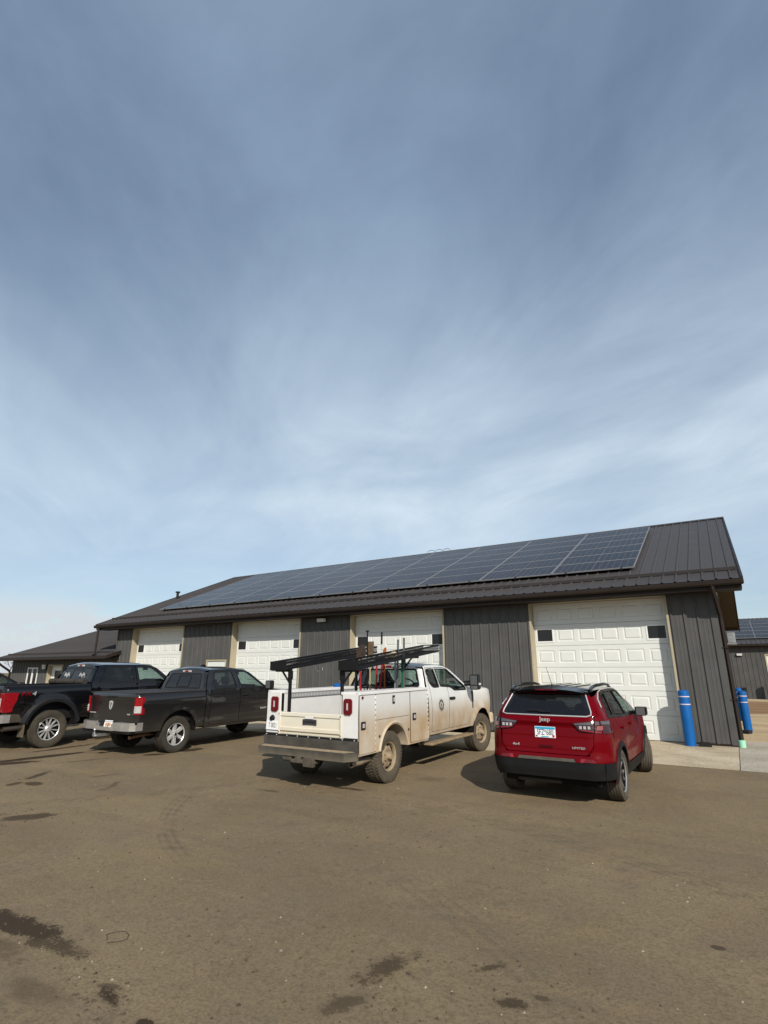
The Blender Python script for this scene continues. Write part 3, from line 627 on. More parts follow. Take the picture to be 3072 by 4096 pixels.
def solar_panel():
    root = thing('solar_panel', 'x', 'solar panel')
    f = MB(); t = .04; e = .016
    f.box((-PW / 2, -PH / 2, -t), (PW / 2, -PH / 2 + e, 0), .002); f.box((-PW / 2, PH / 2 - e, -t), (PW / 2, PH / 2, 0), .002)
    f.box((-PW / 2, -PH / 2 + e, -t), (-PW / 2 + e, PH / 2 - e, 0), .002); f.box((PW / 2 - e, -PH / 2 + e, -t), (PW / 2, PH / 2 - e, 0), .002); f.obj('frame', m_alu, root)
    g = MB(); g.box((-PW / 2 + e, -PH / 2 + e, -.012), (PW / 2 - e, PH / 2 - e, -.003)); g.obj('glass', m_solar, root)
    s = MB(); s.box((-.007, -PH / 2 + e, -.0028), (.007, PH / 2 - e, -.0018)); s.obj('centre_seam', M('solar_seam', (.15, .155, .17), .4), root)
    return root
SP = solar_panel(); SPU = [False]
def place_panel(x, y, z, kp, label, group):
    o = SP if not SPU[0] else copy_tree(SP); SPU[0] = True
    o.location = (x, y, z); o.rotation_euler = (math.atan(kp), 0, 0); tag(o, label, 'solar panel', group); return o
def solar_array():
    nx, ny = 9, 6; x0, x1 = -2.06, -23.95; y0, y1 = 17.14, 23.56; cs = math.cos(math.atan(KP))
    for i in range(nx):
        for j in range(ny):
            x = x0 + (x1 - x0) * (i + .5) / nx; y = y0 + (y1 - y0) * (j + .5) / ny
            if j == 0: lab, gr = 'dark solar panel in the bottom row above the snow rail', 'bottom row of roof solar panels'
            elif j == ny - 1: lab, gr = 'dark solar panel in the top row along the shop roof ridge', 'top row of roof solar panels'
            else: lab, gr = 'dark solar panel in the middle rows of the shop roof array', 'middle rows of roof solar panels'
            place_panel(x, y, RZ(y) + .155, KP, lab, gr)
    # racking rails with feet under the array
    for j in range(ny):
        for dv in (-.30, .30):
            y = y0 + (y1 - y0) * (j + .5) / ny + dv * cs; z = RZ(y)
            b = MB(); b.box((x1 + .03, y - .02, z + .065), (x0 - .03, y + .02, z + .105))
            x = x1
            while x < x0: b.box((x, y - .03, z + .02), (x + .05, y + .03, z + .07)); x += 1.22
            tag(b.obj('panel_rail', m_alu), 'aluminium racking rail running under the roof solar panels', 'rail', 'racking rails under the solar panels')
    for i in range(14):
        x = x0 - .35 - i * 1.62; y = y0 - .02; z = RZ(y)
        b = MB(); b.box((x - .02, y - .025, z + .08), (x + .02, y + .01, z + .175), .003); b.cyl((x, y - .04, z + .10), (x, y, z + .10), .012, n=8); tag(b.obj('rail_clip', m_blk), 'small black clip along the lower edge of the solar array', 'clip', 'clips along the solar array edge')
solar_array()
# ------------------------------------------------------------------ low wing at the far end of the shop
def low_wing():
    root = thing('low_wing', 'low charcoal metal wing with glass door and white window beside the shop', 'building'); ye = 15.62; k = .333; z_e = 2.42; yr = 24.4; zr = z_e + k * (yr - ye); xl, xr = -35.66, XL - .03
    wx0, wx1 = -33.85, -32.75; dx0, dx1 = -31.72, -30.25
    siding(root, xl, wx0, D + .01, .0, 2.34, '-y'); siding(root, wx0, wx1, D + .01, 1.90, 2.34, '-y'); siding(root, wx0, wx1, D + .01, 0, .88, '-y'); siding(root, wx1, dx0, D + .01, 0, 2.34, '-y')
    siding(root, dx0, dx1, D + .01, 2.04, 2.34, '-y'); siding(root, dx1, xr, D + .01, 0, 2.34, '-y'); siding(root, D, 2 * yr - D, xl, 0, lambda q: z_e - .1 + k * (min(q, 2 * yr - q) - ye), '-x')
    siding(root, xl, xr, 2 * yr - D, 0, 2.34, '+y')
    b = MB(); b.box((xl + .03, D + .25, 0), (xr, D + .3, 2.34)); b.obj('wall_core', m_dark, root)
    roof_sheets(root, -36.05, XL - .03, ye, z_e, yr, zr); roof_sheets(root, -36.05, XL - .03, 2 * yr - ye, z_e, yr, zr)
    roof_sheets(root, XL - .03, -25.30, ye, z_e, D - .03, z_e + k * (D - .03 - ye))
    for sgn in (1, -1):
        b = MB(); y0 = yr - sgn * (yr - ye - .04); b.prism([(y0, z_e - .0), (yr, zr - .014), (yr, zr - .12), (y0, z_e - .1)], 'x', -36.0, XL - .05); b.obj('roof_deck', m_soff, root)
        t = MB(); y0 = yr - sgn * (yr - ye); t.prism([(y0, z_e + .04), (yr, zr + .04), (yr, zr - .14), (y0, z_e - .14)], 'x', -36.07, -36.02); t.obj('rake_trim', m_trim, root)
    t = MB(); t.prism([(ye - .08, z_e + .03), (D - .03, z_e + .04 + k * (D - ye)), (D - .03, z_e - .13 + k * (D - ye)), (ye - .08, z_e - .13)], 'x', -25.31, -25.26); t.obj('rake_trim', m_trim, root)
    g = MB(); g.box((-36.06, ye - .11, z_e - .15), (-25.315, ye - .01, z_e - .02), .012); g.obj('gutter', m_trim, root)
    f = MB(); f.box((-36.0, ye + .01, z_e - .17), (-25.33, ye + .03, z_e - .01)); f.obj('fascia', m_trim, root)
    s = MB(); s.box((-36.0, ye + .03, z_e - .10), (-25.34, D - .026, z_e - .085)); s.obj('soffit', m_soff, root)
    r = MB(); r.prism([(ye + .42, z_e + .165), (ye + .40, z_e + .245), (ye + .405, z_e + .25), (ye + .44, z_e + .185), (ye + .52, z_e + .21), (ye + .52, z_e + .205)], 'x', -35.9, -25.5); r.obj('snow_rail', m_roof, root)
    p = MB(); p.tube([(-35.8, ye - .06, 2.30), (-35.8, ye - .06, 2.16), (-35.76, ye + .1, 2.02), (-35.70, D - .12, 1.72), (-35.70, D - .06, 1.6), (-35.70, D - .06, .1)], .06, 6); p.obj('downspout', m_trim, root)
    # window
    f = MB()
    for lo, hi in (((wx0, .88), (wx1, .95)), ((wx0, 1.83), (wx1, 1.90)), ((wx0, .95), (wx0 + .07, 1.83)), ((wx1 - .07, .95), (wx1, 1.83)), (((wx0 + wx1) / 2 - .06, .95), ((wx0 + wx1) / 2 + .06, 1.83))): f.box((lo[0], D - .02, lo[1]), (hi[0], D + .06, hi[1]), .004)
    w = f.obj('window', m_frame, root)
    for a, c in ((wx0 + .07, (wx0 + wx1) / 2 - .06), ((wx0 + wx1) / 2 + .06, wx1 - .07)): q = MB(); q.box((a, D + .02, .95), (c, D + .03, 1.83)); q.obj('pane', m_pane, w)
    # recessed glass door
    f = MB(); f.box((dx0, D - .03, 0), (dx0 + .06, D + .24, 2.04)); f.box((dx1 - .06, D - .03, 0), (dx1, D + .24, 2.04)); f.box((dx0 + .06, D - .03, 1.97), (dx1 - .06, D + .24, 2.04)); f.obj('door_frame', m_tan, root)
    f = MB(); yd = D + .19
    for lo, hi in (((dx0 + .06, 0), (dx0 + .36, 1.97)), ((dx1 - .17, 0), (dx1 - .06, 1.97)), ((dx0 + .36, 1.74), (dx1 - .17, 1.97)), ((dx0 + .36, 0), (dx1 - .17, .25))): f.box((lo[0], yd, lo[1]), (hi[0], yd + .05, hi[1]), .004)
    dr = f.obj('glass_door', m_frame, root); q = MB(); q.box((dx0 + .36, yd + .02, .25), (dx1 - .17, yd + .03, 1.74)); q.obj('pane', m_pane, dr)
    h = MB(); h.cyl((dx0 + .3, yd, 1.0), (dx0 + .3, yd - .06, 1.0), .025); h.obj('door_handle', m_steel, dr)
low_wing()
def wall_light(x, y, z, w, h, label, face=-1):
    t = thing('wall_light', label, 'wall light', (x, y, z)); b = MB(); b.box((-w / 2 - .02, face * .05, -h / 2 - .03), (w / 2 + .02, 0, h / 2 + .015), .008); b.obj('housing', m_blk, t)
    l = MB(); l.prism([(face * .052, h / 2), (face * .16, h / 2 - .01), (face * .12, -h / 2), (face * .052, -h / 2)], 'x', -w / 2, w / 2); l.obj('lens', M('lamp_lens', (.62, .63, .62), .3), t); return t
wall_light(-12.87, D - .024, 3.55, .36, .13, 'white wall pack light under the shop eave between two overhead doors')
t = wall_light(-31.98, D - .014, 1.93, .24, .24, 'small wall lantern between the low wing window and its glass door')
# ------------------------------------------------------------------ far shed
def far_shed():
    root = thing('far_shed', 'distant charcoal metal shed with solar roof behind the shop corner', 'building'); Y = 49.1; ze = 3.86; k = .30; yr = Y + 8; zr = ze + k * 8.4; x0, x1 = -9, 24; dx = 1.95
    siding(root, x0, dx, Y, 0, 3.75, '-y', .03); siding(root, dx, dx + 3.7, Y, 3.12, 3.75, '-y', .03); siding(root, dx + 3.7, x1, Y, 0, 3.75, '-y', .03); siding(root, Y, Y + 16, x0, 0, 3.75, '-x'); siding(root, Y, Y + 16, x1, 0, 3.75, '+x')
    b = MB(); b.box((x0 + .03, Y + .12, 0), (x1 - .03, Y + .2, 3.75)); b.obj('wall_core', m_dark, root)
    roof_sheets(root, x0 - .4, x1 + .4, Y - .4, ze, yr, zr); roof_sheets(root, x0 - .4, x1 + .4, 2 * yr - Y + .4, ze, yr, zr)
    g = MB(); g.box((x0 - .4, Y - .52, ze - .16), (x1 + .4, Y - .41, ze - .02), .01); g.obj('gutter', m_trim, root)
    f = MB(); f.box((x0 - .4, Y - .405, ze - .2), (x1 + .4, Y - .025, ze - .1)); f.obj('fascia', m_trim, root)
    j = MB(); j.box((dx, Y - .04, 0), (dx + .08, Y + .12, 3.12)); j.box((dx + .08, Y - .04, 3.05), (dx + 3.62, Y + .12, 3.12)); j.box((dx + 3.62, Y - .04, 0), (dx + 3.7, Y + .12, 3.12)); j.obj('door_frame', m_tan, root)
    d = MB(); d.box((dx + .08, Y + .04, 0), (dx + 3.62, Y + .1, 3.05)); d.obj('overhead_door', m_white, root)
    for i in range(6):
        for q in range(5):
            yy = Y + .75 + (q + .5) * 1.19 * math.cos(math.atan(k)); place_panel(1.62 - 2.42 + (i - 1) * 2.425 + 1.21, yy, ze + k * (yy - Y + .4) + .14, k, 'small dark solar panel on the distant shed roof', 'solar panels on the distant shed')
far_shed()
wall_light(.42, 49.07, 3.12, .34, .16, 'small bright wall light on the distant shed')
# ------------------------------------------------------------------ bollards and small yard things
m_blue = M('bollard_blue', (.005, .088, .30), .45, 0, .2, noise=(2.5, .12)); m_tape = M('bollard_band', (.62, .50, .52), .5)
def bollard(x, y, h, r, label, group=None):
    t = thing('bollard', label, 'bollard', (x, y, GZ(y) + .008), 0, group); b = MB(); n = [(0, r), (h - .06, r * 1.0), (h - .03, r * .96), (h - .008, r * .72), (h, r * .3), (h + .001, .002)]
    b.lathe(n, axis='z', n=28); b.obj('sleeve', m_blue, t)
    for z in (h - .155, h - .335):
        c = MB(); c.lathe([(z - .011, r + .001), (z - .011, r + .003), (z + .011, r + .003), (z + .011, r + .001)], axis='z', n=28, smooth=False); c.obj('band', m_tape, t)
    return t
bollard(-1.19, 15.98, 1.29, .125, 'blue bollard standing in front of the nearest overhead door jamb')
bollard(.06, 20.75, 1.17, .115, 'blue bollard beside the gable end of the shop')
bollard(-.03, 25.4, 1.17, .115, 'blue bollard mostly hidden behind the other gable-end bollard')
bollard(2.15, 48.2, 1.5, .2, 'distant blue bollard by the far shed door')
def bait_box(x, y, rz, label):
    t = thing('bait_box', label, 'bait box', (x, y, GZ(y) + .008), rz); b = MB(); b.prism([(-.13, 0), (.13, 0), (.13, .06), (.10, .095), (-.10, .095), (-.13, .06)], 'y', -.09, .09); b.obj('case', m_blk, t)
    c = MB(); c.box((-.135, -.094, .052), (.135, .094, .06), .003); c.obj('lid_rim', m_blk, t); return t
bait_box(-.88, 16.02, .1, 'low black bait station against the shop wall by the blue bollard'); bait_box(.02, 19.95, 1.2, 'black bait station at the foot of the gable-end bollard')
t = thing('drain_pipe', 'short pale green drain pipe under the corner downspout', 'pipe', (-.125, D - .0, GZ(D))); b = MB(); b.lathe([(0, .075), (.17, .078), (.17, .066), (.02, .066)], axis='z', n=20); b.obj('pipe', M('pipe_green', (.30, .62, .44), .5), t)
t = thing('yard_hydrant', 'small black yard hydrant beyond the gable-end bollards', 'hydrant', (.10, 27.5, 0)); b = MB(); b.cyl((0, 0, 0), (0, 0, 1.02), .02); b.obj('pipe', m_blk, t)
b = MB(); b.box((-.06, -.05, 1.0), (.09, .05, 1.14), .01); b.box((.05, -.02, .98), (.16, .02, 1.16), .008); b.obj('head', m_blk, t)
def wire():
    P = [(-4.21, 2.92), (-4.29, 2.96), (-4.28, 3.03), (-4.22, 3.07), (-4.14, 3.045), (-4.10, 3.0), (-4.115, 2.95), (-4.17, 2.89)]
    b = MB(); b.tube([(x, y, GZ(y) + .003 + .002 * math.sin(i * 2)) for i, (x, y) in enumerate(P)], .0026, 5); tag(b.obj('wire_scrap', M('wire_dark', (.05, .042, .035), .7)), 'thin bent wire loop lying on the dusty asphalt', 'wire')
wire()
def pebbles():
    rs = random.Random(3)
    for nm, cnt, col, lab, smin, smax in (('pebbles', 700, (.26, .22, .17), 'scattered small pale pebbles on the dusty asphalt', .003, .012), ('dirt_crumbs', 2600, (.075, .058, .040), 'dark crumbs of dried mud scattered over the asphalt', .003, .016)):
        b = MB()
        for i in range(cnt):
            y = 2.3 + 8.5 * rs.random() ** 1.3; x = 1.3 - (1.5 + y * 1.95) * rs.random() + .12 * y; s = smin + smax * rs.random() ** 4; z = GZ(y)
            if nm == 'dirt_crumbs' and rs.random() < .6:   # cluster along driven lines
                k = rs.choice(((-5.2, 2.5, .35, .10), (-3.6, 2.5, .2, .1), (-2.3, 3.5, .3, .35), (-1.45, 3.75, .25, .25), (-8.5, 4.3, .4, .25), (-10.8, 5.6, .5, .4), (-4.1, 6.4, .6, .5), (-6, 7.6, .9, .3))); x = rs.gauss(k[0], k[2]); y = rs.gauss(k[1], k[3]); z = GZ(y)
            V = [(x + s * math.cos(a) * rs.uniform(.6, 1.3), y + s * math.sin(a) * rs.uniform(.6, 1.3), z - .001) for a in (0, 1.3, 2.5, 3.8, 5)] + [(x, y, z + s * .7)]
            b.add(V, [(k, (k + 1) % 5, 5) for k in range(5)])
        tag(b.obj(nm, M(nm, col, .95, noise=(40, .5))), lab, nm.split('_')[-1], kind='stuff')
pebbles()
def bare_tree(x, y, h, seed, label):
    rs = random.Random(seed); t = thing('bare_tree', label, 'tree', (x, y, 0)); tr = MB(); cr = MB()
    def grow_b(p, d, ln, r, lv):
        q = p + d * ln; (tr if lv < 2 else cr).cyl(p, q, r, r * .7, 5, False)
        if lv >= 6: return
        for k in range(3 if lv < 4 else 2):
            e = (d + Vector((rs.uniform(-1, 1), rs.uniform(-1, 1), rs.uniform(-.2, .6))) * .62).normalized(); grow_b(p + d * ln * rs.uniform(.6, 1), e, ln * rs.uniform(.62, .82), r * .62, lv + 1)
    grow_b(Vector((0, 0, 0)), Vector((0, 0, 1)), h * .26, h * .025, 0)
    mt = M('bark', (.12, .10, .09), .9); tr.obj('trunk', mt, t); cr.obj('crown', mt, t)
bare_tree(-134.5, 61, 7.2, 2, 'bare tree far beyond the end of the low wing'); bare_tree(-126.5, 60, 5.4, 5, 'shorter bare tree beside another far beyond the low wing')
# ================================================================== VEHICLE KIT
DUST = (.36, .285, .185)
m_tyre = M('tyre_rubber', (.040, .038, .035), .85, 0, .08, noise=(9, .3)); m_tyred = M('tyre_dusty', (.088, .075, .057), .95, 0, .06, noise=(7, .28))
m_chrome = M('chrome', (.62, .63, .64), .12, 1.0, noise=(6, .06)); m_chromed = M('chrome_dusty', (.56, .55, .53), .24, .75, noise=(5, .2), dust=((.20, .165, .12), .45, .75, .25))
m_satin = M('satin_silver', (.50, .50, .50), .35, .3); m_under = M('underbody', (.013, .012, .011), .9, 0, .03, noise=(5, .3)); m_trimb = M('black_trim', (.014, .014, .015), .5, noise=(8, .12))
m_flare = M('grey_cladding', (.011, .0115, .0125), .55, 0, .12, noise=(8, .12), dust=((.08, .068, .052), .2, .55, .2)); m_glossb = M('gloss_black', (.007, .007, .008), .12, 0, .4, coat=.25)
m_seat = M('seat_fabric', (.020, .020, .022), .8, 0, .05, noise=(20, .15)); m_red = M('lamp_red', (.22, .003, .007), .14, 0, .5, coat=.4, noise=(30, .35)); m_redd = M('lamp_red_dark', (.115, .003, .007), .2, 0, .3, coat=.3, noise=(24, .3))
m_clear = M('lamp_clear', (.58, .58, .58), .12, .35, .6, coat=.6, noise=(40, .35)); m_amber = M('lamp_amber', (.6, .2, .03), .2); m_smoke = M('lamp_smoke', (.040, .012, .014), .14, 0, .3, coat=.3, noise=(30, .3))
g_tint = glass_mat('glass_privacy', (.20, .21, .22), .45); g_side = glass_mat('glass_side', (.56, .68, .64), .12); g_dark = glass_mat('glass_dark', (.13, .13, .135), .5)
m_plate = M('plate_white', (.70, .71, .71), .4, noise=(30, .05)); m_ink = M('plate_ink', (.02, .02, .022), .5); m_mirror = M('mirror_glass', (.12, .13, .135), .12, .3)
def tyre_mesh(r, w, rr, kind, mat, lugs=46):
    b = MB(); h = w / 2; g = .010 if kind == 'road' else .014; base = r - g
    side = [(-h * .80, rr - .004), (-h * .93, rr + .02), (-h, (r + rr) / 2 + .01), (-h * .98, r - .05), (-h * .90, r - .018)]
    if kind == 'road':
        t = [(-h * .82, r - .004)]
        for c in (-.52, -.18, .18, .52): t += [(h * c - .006, r), (h * c - .004, base), (h * c + .004, base), (h * c + .006, r)]
        t += [(h * .82, r - .004)]
    else: t = [(-h * .84, base), (h * .84, base)]
    prof = side + t + [(-x, q) for x, q in reversed(side)]
    b.lathe(prof, axis='x', n=56)
    if kind != 'road':
        def block(x0, x1, a0, a1, ri, ro, sk=0):
            V = []
            for (x, s) in ((x0, -sk), (x1, sk)):
                for a in (a0 + s, a1 + s):
                    for q, e in ((ri, 0), (ro, .12)):
                        aa = a + (e if a == a0 + s else -e) * (a1 - a0); V.append((x, q * math.cos(aa), q * math.sin(aa)))
            b.add(V, [(1, 3, 7, 5), (0, 1, 5, 4), (2, 6, 7, 3), (0, 2, 3, 1), (4, 5, 7, 6)])
        st = 2 * math.pi / lugs
        for i in range(lugs):
            a = i * st
            for sg in (-1, 1):
                x0, x1 = sorted((sg * h * .58, sg * h * .93)); block(x0, x1, a, a + st * .66, base - .012, r - .004)
                xa, xb = sorted((sg * h * 1.02, sg * h * .80)); block(xa, xb, a, a + st * .6, r - .075, r - .024)
                x0, x1 = sorted((sg * h * .10, sg * h * .50)); block(x0, x1, a + st * .45, a + st * 1.12, base - .004, r, st * .22 * sg)
    return b.obj('tyre', mat, None).data
def spoke(b, ang, r0, r1, w0, w1, x0, x1, th=.03, ch=.3, twist=0.):
    c, s = math.cos(ang), math.sin(ang); V = []
    for r, w, x in ((r0, w0, x0), (r1, w1, x1)):
        tw = twist * (r - r0)
        for t, d in ((-.5, -th), (.5, -th), (.5 * (1 - ch), 0), (-.5 * (1 - ch), 0)):
            tt = t * w + tw; V.append((x + d, r * c - tt * s, r * s + tt * c))
    F = [(0, 1, 5, 4), (1, 2, 6, 5), (2, 3, 7, 6), (3, 0, 4, 7), (3, 2, 1, 0), (4, 5, 6, 7)]; b.add(V, F)
def rim_mesh(kind, rr, w, mats):
    """returns list of (name, mesh) built with the outer face towards +x"""
    h = w / 2; out = []; b = MB(); lip = h * .80
    b.lathe([(-h * .8, rr - .012), (-h * .3, rr - .035), (lip - .05, rr - .03)], axis='x', n=40); b.lathe([(-h * .1, .02), (-h * .1, rr - .03)], axis='x', n=40, smooth=False)
    out.append(('wheel', b.obj('wheel', m_under, None).data)); b = MB()
    if kind != 'steel': b.lathe([(lip - .008, rr - .016), (lip, rr - .010), (lip + .006, rr - .001), (lip, rr + .006)], axis='x', n=48)
    else: b.lathe([(lip - .06, rr - .03), (lip - .012, rr - .022), (lip, rr - .010), (lip + .006, rr - .001), (lip, rr + .006)], axis='x', n=48)
    if kind == 'steel':
        b.lathe([(lip - .07, rr - .03), (lip - .055, rr * .80), (lip - .030, rr * .66), (lip - .022, rr * .52), (lip - .04, rr * .40), (lip - .015, rr * .38), (lip - .012, .012)], axis='x', n=48)
        out.append(('rim', b.obj('rim', mats[0], None).data)); d = MB()
        for i in range(8):
            a = i * math.pi / 4 + .3; p = Vector((lip - .040, rr * .73 * math.cos(a), rr * .73 * math.sin(a))); d.cyl(p, p + Vector((.006, 0, 0)), .026, .026, 12)
        out.append(('vent_holes', d.obj('vent_holes', m_dark, None).data)); d = MB()
        for i in range(8): a = i * math.pi / 4; p = Vector((lip - .03, rr * .46 * math.cos(a), rr * .46 * math.sin(a))); d.cyl(p, p + Vector((.03, 0, 0)), .013, .010, 6)
        d.cyl((lip - .02, 0, 0), (lip + .055, 0, 0), rr * .27, rr * .20, 20); out.append(('hub', d.obj('hub', mats[0], None).data)); return out
    fx = lip - .018
    if kind == 'six':
        for i in range(6):
            a = i * math.pi / 3 + .26; spoke(b, a, rr * .22, rr * .97, .085, .105, fx - .01, fx - .004, .05, .35)
        b.lathe([(fx - .05, rr * .36), (fx - .012, rr * .33), (fx - .004, rr * .2), (fx - .004, .01)], axis='x', n=30)
    elif kind == 'multi':
        for i in range(6):
            for s in (-1, 1): spoke(b, i * math.pi / 3 + s * .16 + .1, rr * .25, rr * .96, .026, .036, fx - .004, fx - .002, .05, .4, twist=s * .12)
        b.lathe([(fx - .05, rr * .34), (fx, rr * .31), (fx + .02, rr * .22), (fx + .024, .01)], axis='x', n=30)
    elif kind == 'five':
        for i in range(5):
            a = i * 2 * math.pi / 5 + .5; spoke(b, a, rr * .12, rr * .56, .06, .034, fx - .02, fx - .012, .04, .3)
            for s in (-1, 1): spoke(b, a + s * .02, rr * .50, rr * .98, .03, .03, fx - .012, fx, .04, .3, twist=s * .62)
        b.lathe([(fx - .05, rr * .24), (fx - .02, rr * .22), (fx - .012, .01)], axis='x', n=24)
    out.append(('rim', b.obj('rim', mats[0], None).data))
    d = MB(); d.lathe([(fx - .056, .03), (fx - .060, rr - .02), (lip - .006, rr - .013)], axis='x', n=32, smooth=False); out.append(('brake_shield', d.obj('brake_shield', mats[1], None).data))
    d = MB(); n = 5 if kind == 'five' else 6 if kind == 'six' else 8
    for i in range(n): a = i * 2 * math.pi / n; p = Vector((fx - .012, rr * .28 * math.cos(a), rr * .28 * math.sin(a))); d.cyl(p, p + Vector((.014, 0, 0)), .010, .009, 6)
    d.cyl((fx - .004, 0, 0), (fx + .016, 0, 0), rr * .15, rr * .13, 18); out.append(('hub', d.obj('hub', mats[2], None).data)); return out
def purge():
    for o in [o for o in bpy.data.objects if o.get('tmp')]: bpy.data.objects.remove(o)
def add_wheels(root, spots, r, w, rr, kind, mats, tyre_kind, tmat, steer=0.):
    before = set(bpy.data.objects); td = tyre_mesh(r, w, rr, tyre_kind, tmat); rd = rim_mesh(kind, rr, w, mats)
    for o in set(bpy.data.objects) - before: bpy.data.objects.remove(o)
    for x, y, st in spots:
        wh = link('wheel', rd[0][1], root); wh.location = (x, y, r); wh.rotation_euler = (random.uniform(0, .9), 0, (0 if x > 0 else math.pi) + st)
        wh.rotation_mode = 'ZYX' if False else 'XYZ'
        link('tyre', td, wh)
        for n, me in rd[1:]: link(n, me, wh)
def both(name, outline, holes, wf, mat, root, step=.1, flange=.02, off=0.):
    return [panel(name, outline, holes, lambda y, z: (wf(y, z) + off, y, z), mat, root, step, flange),
            panel(name, outline, holes, lambda y, z: (-wf(y, z) - off, y, z), mat, root, step, flange, True)]
def seat(root, x, y, z, w=.5):
    b = MB(); b.box((x - w / 2, y, z), (x + w / 2, y + .5, z + .16), .04); b.obj('seat', m_seat, root)
    rot = Matrix.Rotation(R(14), 3, 'X'); b = MB(); b.box((x - w / 2, y - .08, z + .1), (x + w / 2, y + .06, z + .66), .05, rot, (x, y, z + .1)); b.box((x - .13, y - .06, z + .70), (x + .13, y + .05, z + .88), .04, rot, (x, y, z + .1)); b.obj('seat_back', m_seat, root)
def interior(root, y0, y1, yd, zf, zb, hw, rows):
    b = MB(); b.box((-hw, y0, zf), (hw, y1, zf + .06)); b.obj('cabin_floor', m_seat, root)
    b = MB(); b.box((-hw, yd, zf + .3), (hw, yd + .35, zb - .02), .05); b.obj('dashboard', m_seat, root)
    for s in (-1, 1):
        b = MB(); b.box((s * hw - .03 * (s > 0), y0, zf), (s * hw + .03 * (s < 0), y1 + .2, zb - .03)); b.obj('door_card', m_seat, root)
    w = MB(); w.tube([(-.4 + .19 * math.cos(a), yd - .12 - .06 * math.sin(a), zb - .02 + .17 * math.sin(a)) for a in [2 * math.pi * i / 16 for i in range(17)]], .016, 6); w.obj('steering_wheel', m_seat, root)
    for (y, xs) in rows:
        for x in xs: seat(root, x, y, zf + .28)
    b = MB(); b.tube([(0, yd + .06, zb + .42), (0, yd - .02, zb + .36)], .012, 5); b.box((-.12, yd - .05, zb + .31), (.12, yd - .02, zb + .39), .015); b.obj('rear_view_mirror', m_seat, root)
def plate(root, x, y, z, body, mat_ink, w=.305, h=.155, top=None, tilt=0., stick=None):
    rot = Matrix.Rotation(tilt, 3, 'X'); b = MB(); b.box((x - w / 2, y - .004, z - h / 2), (x + w / 2, y, z + h / 2), .0015, rot); p = b.obj('licence_plate', m_plate, root)
    uy = rot @ Vector((0, 0, 1)); n = rot @ Vector((0, -1, 0)); c = Vector((x, y - .002, z))
    if top: q = MB(); q.box((x - w / 2 + .006, y - .0055, z + h * .26), (x + w / 2 - .006, y - .0042, z + h / 2 - .006), 0, rot, c); q.obj('plate_band', top, p)
    if body: text('plate_number', body, h * .74, mat_ink, p, c + n * .0034 - uy * .006, (1, 0, 0), uy, .0006, sx=.62)
    if stick:
        for (sx0, sz0, sw, sh, mt) in stick:
            q = MB(); q.box((x + sx0, y - .006, z + sz0), (x + sx0 + sw, y - .0042, z + sz0 + sh), 0, rot, c); q.obj('plate_sticker', mt, p)
    return p
